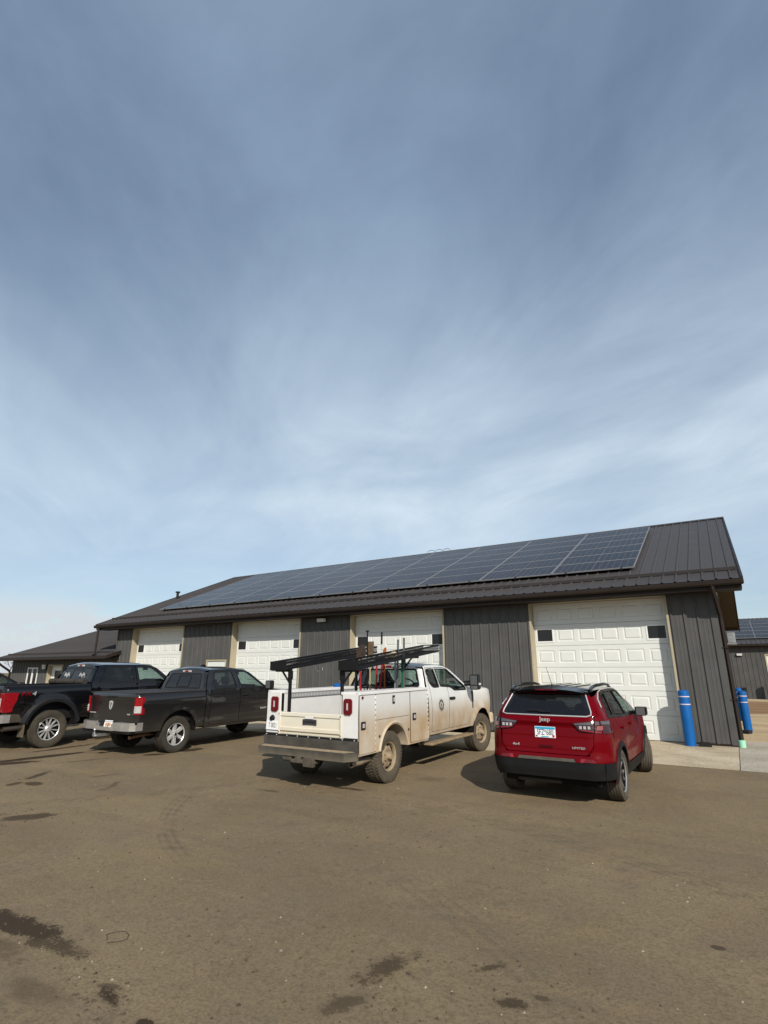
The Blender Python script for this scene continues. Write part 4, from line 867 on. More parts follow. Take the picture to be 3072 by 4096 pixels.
def pickup_cab(root, P, paint, wf):
    """cab, doors, glass, fenders and nose of a pickup; P holds the side-view measurements"""
    yc, lean, zs, zb, zr, yt, ya, zc, yf, zh, zfb, wb, ra, za = (P[k] for k in ('yc', 'lean', 'zs', 'zb', 'zr', 'yt', 'ya', 'zc', 'yf', 'zh', 'zfb', 'wb', 'ra', 'za'))
    th = math.degrees(math.asin(max(-1, min(1, (zs - za) / ra)))); y_l = wb + ra * math.cos(R(180 - th))
    A = arc(wb, za, ra, 180 - th, 0, 18); A = [q for q in A]
    out = [(yc, zs)] + A + [(wb + ra + .02, zfb + .04), (yf - .10, zfb), (yf - .01, zfb + .18), (yf - .02, zh - .16), (yf - .10, zh - .04), (yf - .28, zh), (ya, zc), (yt + .20, zr - .095), (yt - .02, zr - .015), (yt - .3, zr), (yc + lean + .22, zr), (yc + lean + .07, zr - .02), (yc + lean + .02, zr - .07), (yc + .015, zb + .05), (yc, zb - .06)]
    doors = P['doors']; both('cab_side', out, [grow(d['out'], .007) for d in doors], wf, paint, root, .11, .03)
    for d in doors:
        for s, o in zip((1, -1), both(d['name'], d['out'], [d['win']], wf, paint, root, .11, .035, .002)):
            f = lambda y, z, s=s: (s * (wf(y, z) - .006), y, z)
            panel('window_trim', grow(d['win'], .022), [grow(d['win'], -.012)], lambda y, z, s=s: (s * (wf(y, z) + .004), y, z), m_trimb, o, .2, .008, s < 0)
            panel('window_glass', d['win'], [], f, d['glass'], o, .16, 0, s < 0)
            if d.get('handle'):
                hy, hz = d['handle']; x = wf(hy, hz); b = MB(); b.box((s * (x - .0), hy - .105, hz - .022), (s * (x + .034), hy + .105, hz + .022), .011); b.box((s * (x - .004), hy - .13, hz - .03), (s * (x + .008), hy + .12, hz + .03), .004); b.obj('door_handle', P.get('handle_mat', m_trimb), o)
            if d.get('pillar'):
                a, c = d['pillar']; b = MB(); b.prism([(a, zb), (c, zb), (c, zr - .1), (a, zr - .1)], 'x', s * .86, s * .84); b.obj('window_divider', m_trimb, o)
    hwr = wf(yc + .4, zr); cr = P.get('crown', .075)
    def roof(x, y):
        u = x / hwr; e0 = max(0, (yc + lean + .16) - y) / .16; e1 = max(0, y - (yt - .25)) / .3
        return (x, y, zr - .003 + cr * (1 - u * u) * (1 - .45 * e0 * e0) * (1 - .25 * e1 * e1) - .055 * e0 * e0 * (1 - .2 * u * u) - .05 * e1 * e1)
    panel('roof', rnd([(-hwr, yc + lean + .01), (hwr, yc + lean + .01), (hwr, yt + .04), (-hwr, yt + .04)], .05), [], roof, P.get('roof_mat', paint), root, .12, .03)
    # rear panel with back window
    def yrear(z): t = max(0, min(1, (z - zb + .02) / (zr - zb))); return yc + lean * (t * t * (3 - 2 * t) * .4 + t * .6)
    def rp(x, z):
        w = wf(yc + .3, z); rc = .12; d = max(0, abs(x) - (w - rc)); return (x, yrear(z) + rc - math.sqrt(max(rc * rc - min(d, rc * .98) ** 2, 1e-6)), z)
    def xe(z): return wf(yc + .3, z) - .035
    zt = [zb - .35, zb, zb + .15, zb + .3, zr - .08]
    ol = [(xe(z), z) for z in zt] + [(hwr * .8, zr - .03), (hwr * .45, zr + cr * .5 - .03), (0, zr + cr * .62 - .03), (-hwr * .45, zr + cr * .5 - .03), (-hwr * .8, zr - .03)] + [(-xe(z), z) for z in reversed(zt)]
    bw = rnd([(-P['bw'][0], P['bw'][2]), (P['bw'][0], P['bw'][2]), (P['bw'][1], P['bw'][3]), (-P['bw'][1], P['bw'][3])], .06)
    rpn = panel('cab_back', ol, [bw], rp, paint, root, .1, .03)
    gl = panel('back_glass', bw, [], lambda x, z: (x, rp(x, z)[1] + .004, z), P['bglass'], rpn, .14, 0)
    panel('back_glass_frame', grow(bw, .012), [grow(bw, -.022)], lambda x, z: (x, rp(x, z)[1] - .003, z), m_trimb, rpn, .14, .008)
    if P.get('slider'):
        sx = P['slider']; zz0, zz1 = P['bw'][2] + .03, P['bw'][3] - .05
        panel('slider_frame', [(-sx, zz0), (sx, zz0), (sx, zz1), (-sx, zz1)], [[(-sx + .018, zz0 + .018), (sx - .018, zz0 + .018), (sx - .018, zz1 - .018), (-sx + .018, zz1 - .018)]], lambda x, z: (x, rp(x, z)[1] - .004, z), m_trimb, rpn, .12, .008)
    b = MB(); zl = P['bw'][3] + .055; yy = yrear(zl) - .004; b.box((-.17, yy - .018, zl - .024), (.17, yy + .03, zl + .026), .012); hl = b.obj('high_brake_light', m_clear, root); b = MB(); b.box((-.07, yy - .021, zl - .021), (.07, yy, zl + .023), .008); b.obj('red_lens', m_red, hl)
    # windscreen, bonnet, nose
    wb_, wt_ = wf(ya, zc) - .03, wf(yt, zr) - .01
    def ws(u, t): hw = wb_ + (wt_ - wb_) * t; return (u * hw, ya + .02 + (yt + .02 - ya) * t + .16 * (1 - u * u) * (1 - t * .6), zc + (zr + .01 - zc) * t + .02 * (1 - u * u))
    b = MB(); b.grid(ws, [-1 + i / 6 for i in range(13)], [i / 6 for i in range(7)], True); b.obj('windscreen', g_side, root)
    def hood(u, y):
        ze = zc + (zh - zc) * (y - ya) / (yf - .28 - ya) if y < yf - .28 else zh - .04 * ((y - yf + .28) / .18) ** 2; hw = wf(y, ze); return (u * hw, y, ze + .07 * (1 - u ** 4) + .02 * (abs(u) < .5))
    b = MB(); b.grid(hood, [-1 + i / 7 for i in range(15)], [ya - .05 + (yf - .1 - ya + .05) * i / 12 for i in range(13)]); b.obj('bonnet', paint, root)
    hw = wf(yf - .1, zh - .2) - .02
    b = MB(); b.box((-hw, yf - .14, zfb + .05), (hw, yf - .03, zh - .03), .03); b.obj('grille', P.get('grille', m_chrome), root)
    b = MB(); b.box((-hw - .05, yf - .12, zfb - .08), (hw + .05, yf + .06, zfb + .18), .04); b.obj('front_bumper', P.get('fb', m_chrome), root)
    for s in (-1, 1): b = MB(); b.box((s * (hw - .02), yf - .2, zh - .32), (s * (hw - .28), yf - .01, zh - .08), .02); b.obj('headlamp', m_clear, root)
    # under structure: liners, frame, axles
    b = MB()
    for s in (-1, 1): b.box((s * .42, -.9 if P.get('bed') else -.8, .45), (s * .34, yf - .3, .60)); b.box((s * .60, yc + .1, zs + .02), (s * (wf(yc + .5, zs) - .06), wb - ra - .02, zs + .12))
    b.obj('frame_rails', m_under, root)
    b = MB(); b.cyl((-.78, 0, P['r']), (.78, 0, P['r']), .05); b.lathe([(-.16, .02), (-.12, .13), (0, .17), (.12, .13), (.16, .02)], (0, 0, P['r']), 'x', 16); b.obj('rear_axle', m_under, root)
    b = MB(); b.cyl((-.78, wb, P['r']), (.78, wb, P['r']), .05); b.obj('front_axle', m_under, root)
    b = MB(); b.box((-.60, wb - ra - .1, zs + .1), (.60, yf - .25, zc - .12)); b.box((-.95, wb - ra - .06, zs), (.95, wb - ra - .01, zc - .1)); b.obj('engine_bay', m_under, root)
    for s in (-1, 1):
        b = MB(); b.prism(arc(wb, za, ra + .02, 0, 180, 14) + arc(wb, za, ra + .005, 180, 0, 14), 'x', s * .55, s * (wf(wb, za + ra) - .03)); b.obj('wheel_liner', m_under, root)
    hwi = wf(yc + .5, zs + .2) - .07; interior(root, yc + .06, ya - .1, ya - .32, zs + .05, zb + .03, hwi, P['seats'])
    b = MB(); b.box((-hwi, yc + .05, zs), (hwi, yc + .10, zb - .0)); b.obj('cab_bulkhead', m_seat, root)
def mirror(root, x, y, z, w, h, mat, s, arms=.16, tow=False):
    b = MB(); x0 = s * x; x1 = s * (x + arms); xo = s * (x + arms + w)
    b.prism(rnd([(min(x1, xo), z), (max(x1, xo), z), (max(x1, xo), z + h), (min(x1, xo), z + h)], min(w, h) * .25), 'y', y, y + .14); b.cyl((x0, y + .10, z + h * .3), (x1 + s * .03, y + .08, z + h * .35), .028); 
    if tow: b.cyl((x0, y + .10, z + h * .5), (x1 + s * .03, y + .08, z + h * .55), .022)
    o = b.obj('door_mirror', mat, root)
    g = MB(); xa, xb = sorted((x1 + s * .025, xo - s * .025)); g.box((xa, y - .006, z + h * (.33 if tow else .08)), (xb, y - .001, z + h * .93)); g.obj('mirror_glass', m_mirror, o)
    if tow: g = MB(); g.box((xa, y - .006, z + h * .06), (xb, y - .001, z + h * .26)); g.obj('spot_mirror', m_mirror, o); g = MB(); g.box((s * (x + arms + w - .02), y + .02, z + h * .3), (s * (x + arms + w + .02), y + .12, z + h * .45), .008); g.obj('marker_lens', m_clear, o)
def pickup_bed(root, P, paint, wb_f):
    yb, yc, zrl, zbs, ra, za = P['yb'], P['yc'] - .018, P['rail'], P['zbs'], P['bra'], P['bza']; ac = P.get('arch_y', .04)
    th = math.degrees(math.asin((zbs - za) / ra)); A = arc(ac, za, ra, 180 - th, th, 20); rc = .13
    def wf(y, z):
        w = wb_f(z); d = max(0, (yb + rc) - y); q = math.hypot(y - ac, z - za) - ra
        return w - (rc - math.sqrt(max(rc * rc - min(d, rc * .97) ** 2, 1e-7))) + P.get('lip', .022) * math.exp(-(q / P.get('lipw', .055)) ** 2) * (1 if z > zbs + .02 else .6)
    ye = yb + rc * .293; L0 = P['lz'][0]; L1 = P['lz'][1]
    out = [(ye, zbs)] + A + [(yc, zbs), (yc, zrl), (ye, zrl)]
    both('bed_side', out, [], wf, paint, root, .09, .04)
    iw = wb_f(zrl) - .13
    for s in (-1, 1): b = MB(); b.box((s * iw, yb + .05, zrl - .012), (s * (wb_f(zrl) - .004), yc, zrl + .014), .006); b.obj('bed_rail_cap', m_trimb, root)
    b = MB(); b.box((-iw, yb + .06, .66), (iw, yc, .70)); b.box((-iw - .02, yb + .06, .66), (-iw, yc, zrl - .015)); b.box((iw, yb + .06, .66), (iw + .02, yc, zrl - .015)); b.box((-iw - .02, yc - .03, .70), (iw + .02, yc, zrl - .013)); b.obj('bed_liner', m_trimb, root)
    for s in (-1, 1):
        b = MB(); b.prism(arc(ac, za, ra + .015, 0, 180, 14) + arc(ac, za, ra, 180, 0, 14), 'x', s * .5, s * (wb_f(za + ra) - .03)); b.obj('wheel_liner', m_under, root)
    # tailgate between the lamps
    gx = P['gate_x']; zg0 = P['gate_z']
    def gate(x, z):
        t = (z - zg0) / (zrl - zg0); return (x, yb - .004 + .012 * abs(math.sin(t * 3.0)) ** 3 * (1 if t < .9 else .2) + (.03 * (t - .9) / .1 if t > .9 else 0) + .02 * (x / gx) ** 4, z)
    tg = panel('tailgate', rnd([(-gx, zg0), (gx, zg0), (gx, zrl + .02), (-gx, zrl + .02)], .03), [], gate, paint, root, .08, .06)
    # body corners below and above the lamps
    for s in (-1, 1):
        def cf(x, z, s=s):
            w = wb_f(z); d = max(0, x - (w - rc)); return (s * x, yb + rc - math.sqrt(max(rc * rc - min(d, rc * .97) ** 2, 1e-7)), z)
        for a, c in ((zg0 - .02, L0 - .006), (L1 + .006, zrl)):
            if c - a > .02: panel('bed_corner', [(gx + .008, a), (wb_f(a) - rc * .293, a), (wb_f(c) - rc * .293, c), (gx + .008, c)], [], cf, paint, root, .08, .03, s < 0)
    return tg, wf
def tail_lamp(root, gx, wmax, yb, z0, z1, ys, mat, s, notch=0.):
    P2 = [(gx + .006, yb + .002), (wmax - .10, yb - .004), (wmax - .03, yb + .03), (wmax + .006, yb + .10), (wmax + .008, ys), (gx + .006, ys)]
    b = MB(); b.prism([(s * x, y) for x, y in P2], 'z', z0, z1); return b.obj('tail_lamp', mat, root)
# ================================================================== GREY PICKUP
SLOPE = math.atan(.0169); m_alloy = M('bright_alloy', (.60, .60, .60), .28, .55, noise=(8, .1))
def vehicle(name, label, cat, x, y, rz=0.):
    t = thing(name, label, cat, (x, y, GZ(y)), rz); t.rotation_euler = (SLOPE, 0, rz); return t
def std_doors(P, ydr0, yb_, yd1, gr, gf, win_r, win_f, hz):
    zs, zr, zb, yt, ya, zc = P['zs'], P['zr'], P['zb'], P['yt'], P['ya'], P['zc']
    D1 = {'name': 'front_door', 'out': rnd([(yb_ + .008, zs + .06), (yd1 - .12, zs + .06), (yd1, zs + .25), (yd1, zc - .03), (ya - .10, zc + .02), (yt + .10, zr - .085), (yt - .06, zr - .045), (yb_ + .008, zr - .04)], [.03, .06, .08, .04, .05, .10, .05, .05]), 'win': win_f, 'glass': gf, 'handle': (yb_ + .17, hz)}
    D2 = {'name': 'rear_door', 'out': rnd([(ydr0, zs + .06), (yb_ - .008, zs + .06), (yb_ - .008, zr - .04), (ydr0 + P['lean'] + .09, zr - .045), (ydr0 + .03, zb)], [.08, .03, .05, .09, .05]), 'win': win_r, 'glass': gr, 'handle': (ydr0 + .22, hz)}
    return [D2, D1]
def width(tab, wb=None, nose=.14, arch=None, lip=.02):
    f = lerp_tab(tab)
    def w(y, z):
        v = f(z)
        if wb is not None:
            t = max(0, y - wb - .1) / .75; v -= nose * t * t
            if arch: q = math.hypot(y - wb, z - arch[1]) - arch[0]; v += lip * math.exp(-(q / .06) ** 2)
        return v
    return w
def ram():
    root = vehicle('grey_pickup', 'dark grey crew cab pickup with chrome rear bumper and black bed cover', 'pickup truck', -12.389, 9.03)
    paint = M('paint_grey', (.0115, .0112, .012), .26, .1, .2, coat=1.0, dust=((.070, .058, .044), .42, 1.1, .36))
    P = dict(yc=.80, lean=.16, zs=.47, zb=1.36, zr=1.865, yt=2.22, ya=3.02, zc=1.34, yf=4.62, zh=1.20, zfb=.55, wb=3.67, ra=.49, za=.44, r=.405, bw=(.70, .60, 1.40, 1.76), bglass=g_dark, slider=.24, crown=.075, bed=1,
             yb=-1.10, rail=1.335, zbs=.52, bra=.50, bza=.44, gate_x=.862, gate_z=.735, lz=(.905, 1.275), seats=[(1.35, (-.45, 0, .45)), (2.05, (-.45, .45))], lip=.02)
    wf = width([(.42, .955), (.58, .990), (.70, .984), (.95, 1.000), (1.08, 1.018), (1.2, 1.010), (1.36, .975), (1.6, .875), (1.80, .79), (1.87, .735), (1.95, .66)], 3.67, .16, (.49, .44))
    P['doors'] = std_doors(P, .93, 1.94, 3.02, g_tint, g_side, rnd([(1.06, 1.40), (1.85, 1.395), (1.76, 1.80), (1.17, 1.79)], [.04, .02, .03, .05]), rnd([(2.02, 1.395), (2.86, 1.385), (2.80, 1.44), (2.33, 1.775), (2.22, 1.80), (1.92, 1.80)], [.02, .02, .03, .08, .05, .02]), 1.20)
    pickup_cab(root, P, paint, wf)
    wbed = lerp_tab([(.45, .965), (.58, .990), (.70, .984), (.95, 1.000), (1.08, 1.018), (1.2, 1.010), (1.30, .985), (1.345, .955)]); tg, bwf = pickup_bed(root, P, paint, wbed)
    for s in (-1, 1):
        l = tail_lamp(root, .862, 1.005, -1.10, .905, 1.275, -.93, m_red, s)
        for a, c, m in ((.94, 1.085, m_clear),):
            b = MB(); b.prism([(s * .880, -1.106), (s * .912, -1.112), (s * .985, -1.076), (s * 1.008, -1.03), (s * 1.008, -1.0), (s * .880, -1.0)], 'z', a, c); b.obj('reverse_lens', m, l)
        for q in (1.0, 1.045): b = MB(); b.box((s * .884, -1.1095, q), (s * .965, -1.103, q + .006)); b.obj('lens_bar', m_satin, l)
        mirror(root, .93, 2.80, 1.33, .20, .22, m_trimb, s, .14)
    # bed cover
    b = MB(); b.box((-.965, -1.06, 1.346), (.965, .755, 1.366), .010); b.obj('bed_cover', M('vinyl_black', (.020, .020, .022), .55, noise=(5, .15), dust=((.09, .08, .065), 1.3, 1.5, .3)), root)
    # tailgate details
    b = MB(); b.box((-.17, -1.118, 1.252), (.17, -1.09, 1.292), .010); b.obj('tailgate_handle', m_trimb, tg)
    sh = [(-.062, .085), (-.04, .09), (0, .10), (.04, .09), (.062, .085), (.066, .02), (.052, -.045), (.022, -.088), (0, -.095), (-.022, -.088), (-.052, -.045), (-.066, .02)]
    b = MB(); b.prism([(x, z + 1.085) for x, z in sh], 'y', -1.100, -1.113); em = b.obj('emblem', m_satin, tg)
    for s in (-1, 1):
        b = MB(); b.prism([(s * x, 1.085 + z) for x, z in ((.010, .062), (.042, .056), (.048, .015), (.030, -.01), (.036, .028), (.016, .034))], 'y', -1.1125, -1.115); b.obj('emblem_horn', m_ink, em)
    b = MB(); b.prism([(-.012, 1.11), (.012, 1.11), (.010, 1.04), (0, 1.012), (-.010, 1.04)], 'y', -1.1125, -1.115); b.obj('emblem_muzzle', m_ink, em)
    text('badge', '4x4', .052, m_satin, tg, (.70, -1.106, .905), (1, 0, 0), (0, 0, 1), .004, .2, 1.3)
    b = MB(); b.box((-.80, -1.108, .90), (-.57, -1.095, .918), .003); b.obj('badge', m_satin, tg)
    text('badge', 'RAM', .075, m_satin, root, (1.008 + .008, 2.82, .82), (0, 1, 0), (0, 0, 1), .004, 0, 1.5)
    # chrome step bumper with a notched centre
    def bump(x0, x1, z0, z1, ya_, yb_): b.prism(rnd([(x0, ya_), (x1, yb_), (x1, yb_ + .2), (x0, ya_ + .2)], .01), 'z', z0, z1)
    b = MB()
    for s in (-1, 1): b.prism([(s * .36, -1.235), (s * .66, -1.235), (s * .88, -1.18), (s * .975, -1.08), (s * 1.0, -.92), (s * .96, -.92), (s * .92, -1.04), (s * .36, -1.10)], 'z', .565, .735)
    b.prism([(-.36, -1.235), (.36, -1.235), (.36, -1.15), (-.36, -1.15)], 'z', .555, .63)
    for s in (-1, 1): b.prism([(s * .30, -1.237), (s * .362, -1.237), (s * .362, -1.12), (s * .30, -1.12)], 'z', .565, .70)
    bp = b.obj('rear_bumper', m_chromed, root)
    b = MB(); b.prism([(-.98, -1.10), (.98, -1.10), (.98, -.95), (-.98, -.95)], 'z', .70, .745); b.box((-.36, -1.14, .60), (.36, -1.08, .74)); b.box((-.9, -1.19, .50), (.9, -1.0, .57), .02); b.obj('bumper_pad', m_trimb, root)
    o = plate(root, .05, -1.145, .685, None, m_ink, tilt=-.2, stick=[(-.10, -.05, .055, .07, M('plate_orange', (.45, .20, .06), .6)), (-.03, -.055, .07, .075, M('plate_brown', (.30, .16, .08), .6)), (.05, -.045, .05, .06, MATS['plate_orange']), (-.12, .035, .24, .02, M('plate_grey', (.35, .36, .40), .5))])
    b = MB(); b.box((-.035, -1.42, .43), (.035, -1.05, .49), .006); b.box((-.04, -1.44, .44), (.04, -1.40, .52), .008); b.cyl((0, -1.42, .52), (0, -1.42, .57), .014); b.lathe([(-.028, .004), (-.02, .02), (0, .029), (.02, .02), (.028, .004)], (0, -1.42, .585), 'z', 14); b.cyl((-.09, -1.40, .46), (.09, -1.40, .46), .012); b.obj('tow_hitch', m_steel, root)
    b = MB(); b.tube([(.62, -.3, .45), (.66, -.85, .43), (.70, -1.02, .41)], .038, 12); b.obj('exhaust_tip', M('exhaust_rust', (.28, .17, .12), .45, .6), root)
    b = MB(); b.prism([(1.30, 1.93), (1.56, 1.93), (1.50, 1.985), (1.42, 1.99)], 'x', -.03, .03); b.obj('roof_fin', m_glossb, root)
    add_wheels(root, [(.862, 0, 0), (-.862, 0, 0), (.862, 3.67, 0), (-.862, 3.67, 0)], .405, .275, .245, 'six', (m_alloy, m_dark, m_chrome), 'at', M('tyre_worn', (.042, .038, .031), .9, noise=(8, .3)))
    return root
ram()
# ================================================================== BLACK PICKUP (lifted, open flares)
def black_pickup():
    root = vehicle('black_pickup', 'lifted black crew cab pickup with fender flares and red tail lamps', 'pickup truck', -15.914, 7.916)
    paint = M('paint_black', (.004, .004, .005), .22, 0, .1, coat=.9, dust=((.070, .058, .043), .45, 1.05, .28))
    P = dict(yc=1.0, lean=.20, zs=.66, zb=1.50, zr=2.0, yt=2.88, ya=3.62, zc=1.48, yf=5.15, zh=1.40, zfb=.72, wb=4.06, ra=.56, za=.50, r=.445, bw=(.74, .64, 1.56, 1.92), bglass=g_dark, slider=.25, crown=.075, bed=1,
             yb=-1.13, rail=1.485, zbs=.66, bra=.60, bza=.49, arch_y=.05, gate_x=.80, gate_z=.90, lz=(.90, 1.345), seats=[(1.75, (-.47, 0, .47)), (2.6, (-.47, .47))], lip=.05, lipw=.13)
    wf = width([(.55, .95), (.8, .985), (1.1, 1.012), (1.35, 1.01), (1.5, .98), (1.75, .885), (1.95, .80), (2.0, .745), (2.1, .66)], 4.06, .12, (.56, .50), .05)
    P['doors'] = std_doors(P, 1.18, 2.36, 3.60, g_tint, g_side, rnd([(1.62, 1.53), (2.29, 1.52), (2.24, 1.93), (1.48, 1.92), (1.44, 1.6)], [.04, .02, .03, .05, .05]), rnd([(2.44, 1.52), (3.40, 1.50), (3.34, 1.56), (2.95, 1.89), (2.82, 1.925), (2.42, 1.925)], [.02, .02, .03, .08, .05, .02]), 1.32)
    pickup_cab(root, P, paint, wf)
    wbed = lerp_tab([(.6, .96), (.85, .985), (1.1, 1.012), (1.38, 1.008), (1.46, .985), (1.5, .95)]); tg, bwf = pickup_bed(root, P, paint, wbed)
    for s in (-1, 1):
        b = MB(); b.prism(rnd([(-1.137, .90), (-.925, .90), (-.90, 1.06), (-.845, 1.16), (-.835, 1.345), (-1.137, 1.345)], .015, 2), 'x', s * .805, s * 1.017); l = b.obj('tail_lamp', m_red, root)
        b = MB(); b.box((s * .81, -1.143, 1.0), (s * .875, -1.12, 1.22), .008); b.obj('reverse_lens', m_clear, l)
        mirror(root, .96, 3.30, 1.45, .19, .34, m_trimb, s, .20, True)
        # bolt-on fender flares
        fl = MB(); o_, i_ = arc(.05, .49, .76, 168, 8, 22, .74), arc(.05, .49, .605, 172, 4, 22, .60); q = s
        Vo = [(q * (bwf(y, min(z, 1.3)) - .01), y, z) for y, z in o_]; Vm = [(q * (1.012 + .075), .05 + (y - .05) * .90, .49 + (z - .49) * .90) for y, z in o_]; Vi = [(q * (1.012 + .06), y, z) for y, z in i_]; Vb = [(q * .92, y, z) for y, z in i_]
        n = len(o_)
        for A2, B2 in ((Vo, Vm), (Vm, Vi), (Vi, Vb)):
            fl.add(A2 + B2, [((k, k + 1, n + k + 1, n + k) if s > 0 else (k + 1, k, n + k, n + k + 1)) for k in range(n - 1)], True)
        fl.obj('fender_flare', M('flare_black', (.016, .016, .018), .38, noise=(8, .1)), root, 28)
        # mud flap and side step
        b = MB(); b.box((s * .76, -.60, .30), (s * 1.03, -.575, .74), .004); b.obj('mud_flap', M('flap_dusty', (.10, .082, .06), .9, noise=(8, .25)), root)
        b = MB(); b.box((s * .93, 1.05, .50), (s * 1.10, 3.35, .56), .02); b.obj('side_step', m_trimb, root)
        # lower body valance behind the wheel
        b = MB(); b.prism([(-1.10, .66), (-.60, .66), (-.62, .86), (-1.10, .88)], 'x', s * .90, s * .985); b.obj('lower_valance', M('valance_dusty', (.055, .046, .036), .7, noise=(5, .3)), root)
    # decal on bed side
    text('decal', 'FX', .135, m_red, root, (1.020, -.66, 1.305), (0, 1, 0), (0, 0, 1), .001, .12, 1.5); text('decal', '4', .135, m_satin, root, (1.020, -.475, 1.305), (0, 1, 0), (0, 0, 1), .001, .12, 1.5)
    # rolled-up soft cover at the cab end of the bed
    b = MB(); b.cyl((-.86, .86, 1.555), (.86, .86, 1.555), .075, n=20); r = b.obj('rolled_cover', M('canvas_black', (.045, .040, .034), .8, noise=(9, .3), bump=(25, .3, .01)), root)
    for x in (-.5, .45): b = MB(); b.cyl((x - .02, .86, 1.555), (x + .02, .86, 1.555), .079, n=20); b.obj('strap', m_trimb, r)
    # rear bumper
    b = MB()
    b.prism([(-1.0, -1.08), (-.97, -1.22), (-.70, -1.33), (.70, -1.33), (.97, -1.22), (1.0, -1.08), (1.0, -.93), (.93, -.93), (.90, -1.08), (-.90, -1.08), (-.93, -.93), (-1.0, -.93)], 'z', .66, .845); b.obj('rear_bumper', m_chromed, root)
    b = MB(); b.box((-.92, -1.30, .845), (.92, -1.1, .865), .005); b.obj('bumper_pad', m_trimb, root)
    for x in (.78, .91): b = MB(); b.tube([(x, -.55, .53), (x, -.9, .52), (x, -1.02, .515)], .052, 16, False); b.obj('exhaust_tip', M('exhaust_dark', (.10, .085, .07), .4, .7), root)
    # stickers on the back window: two white graphics
    m_dec = M('sticker_white', (.62, .62, .62), .6)
    for cx, fl in ((-.46, 1), (.30, 1)):
        b = MB(); rs = random.Random(int(cx * 100)); y = 1.075
        for k in range(9):
            x = cx - .12 + k * .03; h = .05 + .05 * rs.random(); z = 1.73 + .03 * math.sin(k * 1.3); b.prism([(x, z - h * .5), (x + .012, z - h * .5), (x + .03, z + h * .5), (x + .016, z + h * .5)], 'y', y, y - .003)
        b.prism([(cx - .02, 1.62), (cx + .0, 1.62), (cx + .03, 1.70), (cx + .01, 1.70)], 'y', y, y - .003); b.prism([(cx - .15, 1.695), (cx + .14, 1.73), (cx + .14, 1.738), (cx - .15, 1.705)], 'y', y, y - .003)
        b.obj('window_sticker', m_dec, root)
    add_wheels(root, [(.905, 0, 0), (-.905, 0, 0), (.905, 4.06, 0), (-.905, 4.06, 0)], .445, .315, .262, 'multi', (m_alloy, m_dark, m_chrome), 'at', M('tyre_at', (.056, .049, .038), .92, noise=(8, .3)))
    return root
black_pickup()
# ================================================================== SECOND BLACK PICKUP (only its cab and bonnet show)
def far_pickup():
    root = vehicle('black_pickup', 'plain black pickup parked beyond the lifted black pickup near the low wing', 'pickup truck', -19.72, 6.05)
    paint = M('paint_black_plain', (.005, .005, .006), .2, 0, .1, coat=.5)
    P = dict(yc=.80, lean=.16, zs=.47, zb=1.30, zr=1.80, yt=2.26, ya=3.02, zc=1.36, yf=4.62, zh=1.26, zfb=.55, wb=3.67, ra=.49, za=.44, r=.405, bw=(.70, .60, 1.36, 1.70), bglass=g_dark, crown=.075, bed=1,
             yb=-1.10, rail=1.30, zbs=.52, bra=.50, bza=.44, gate_x=.862, gate_z=.735, lz=(.905, 1.24), seats=[(1.35, (-.45, 0, .45)), (2.05, (-.45, .45))], lip=.02)
    wf = width([(.42, .955), (.62, .985), (.95, 1.012), (1.2, 1.008), (1.31, .975), (1.55, .875), (1.75, .79), (1.81, .735), (1.9, .66)], 3.67, .16, (.49, .44))
    P['doors'] = std_doors(P, .93, 1.94, 3.02, g_tint, g_side, rnd([(1.06, 1.34), (1.85, 1.335), (1.76, 1.74), (1.17, 1.73)], [.04, .02, .03, .05]), rnd([(2.02, 1.335), (2.86, 1.335), (2.80, 1.42), (2.36, 1.72), (2.24, 1.74), (1.92, 1.74)], [.02, .02, .03, .08, .05, .02]), 1.16)
    pickup_cab(root, P, paint, wf); wbed = lerp_tab([(.45, .965), (.62, .985), (.9, 1.012), (1.2, 1.008), (1.27, .99), (1.31, .965)]); pickup_bed(root, P, paint, wbed)
    for s in (-1, 1): tail_lamp(root, .862, 1.005, -1.10, .905, 1.24, -.93, m_red, s); mirror(root, .93, 2.72, 1.30, .20, .20, m_trimb, s, .12)
    b = MB(); b.prism([(-1.0, -1.0), (-.9, -1.18), (.9, -1.18), (1.0, -1.0), (1.0, -.9), (-1.0, -.9)], 'z', .55, .735); b.obj('rear_bumper', m_chromed, root)
    add_wheels(root, [(.862, 0, 0), (-.862, 0, 0), (.862, 3.67, 0), (-.862, 3.67, 0)], .405, .275, .245, 'six', (m_satin, m_under, m_satin), 'at', m_tyre)
far_pickup()
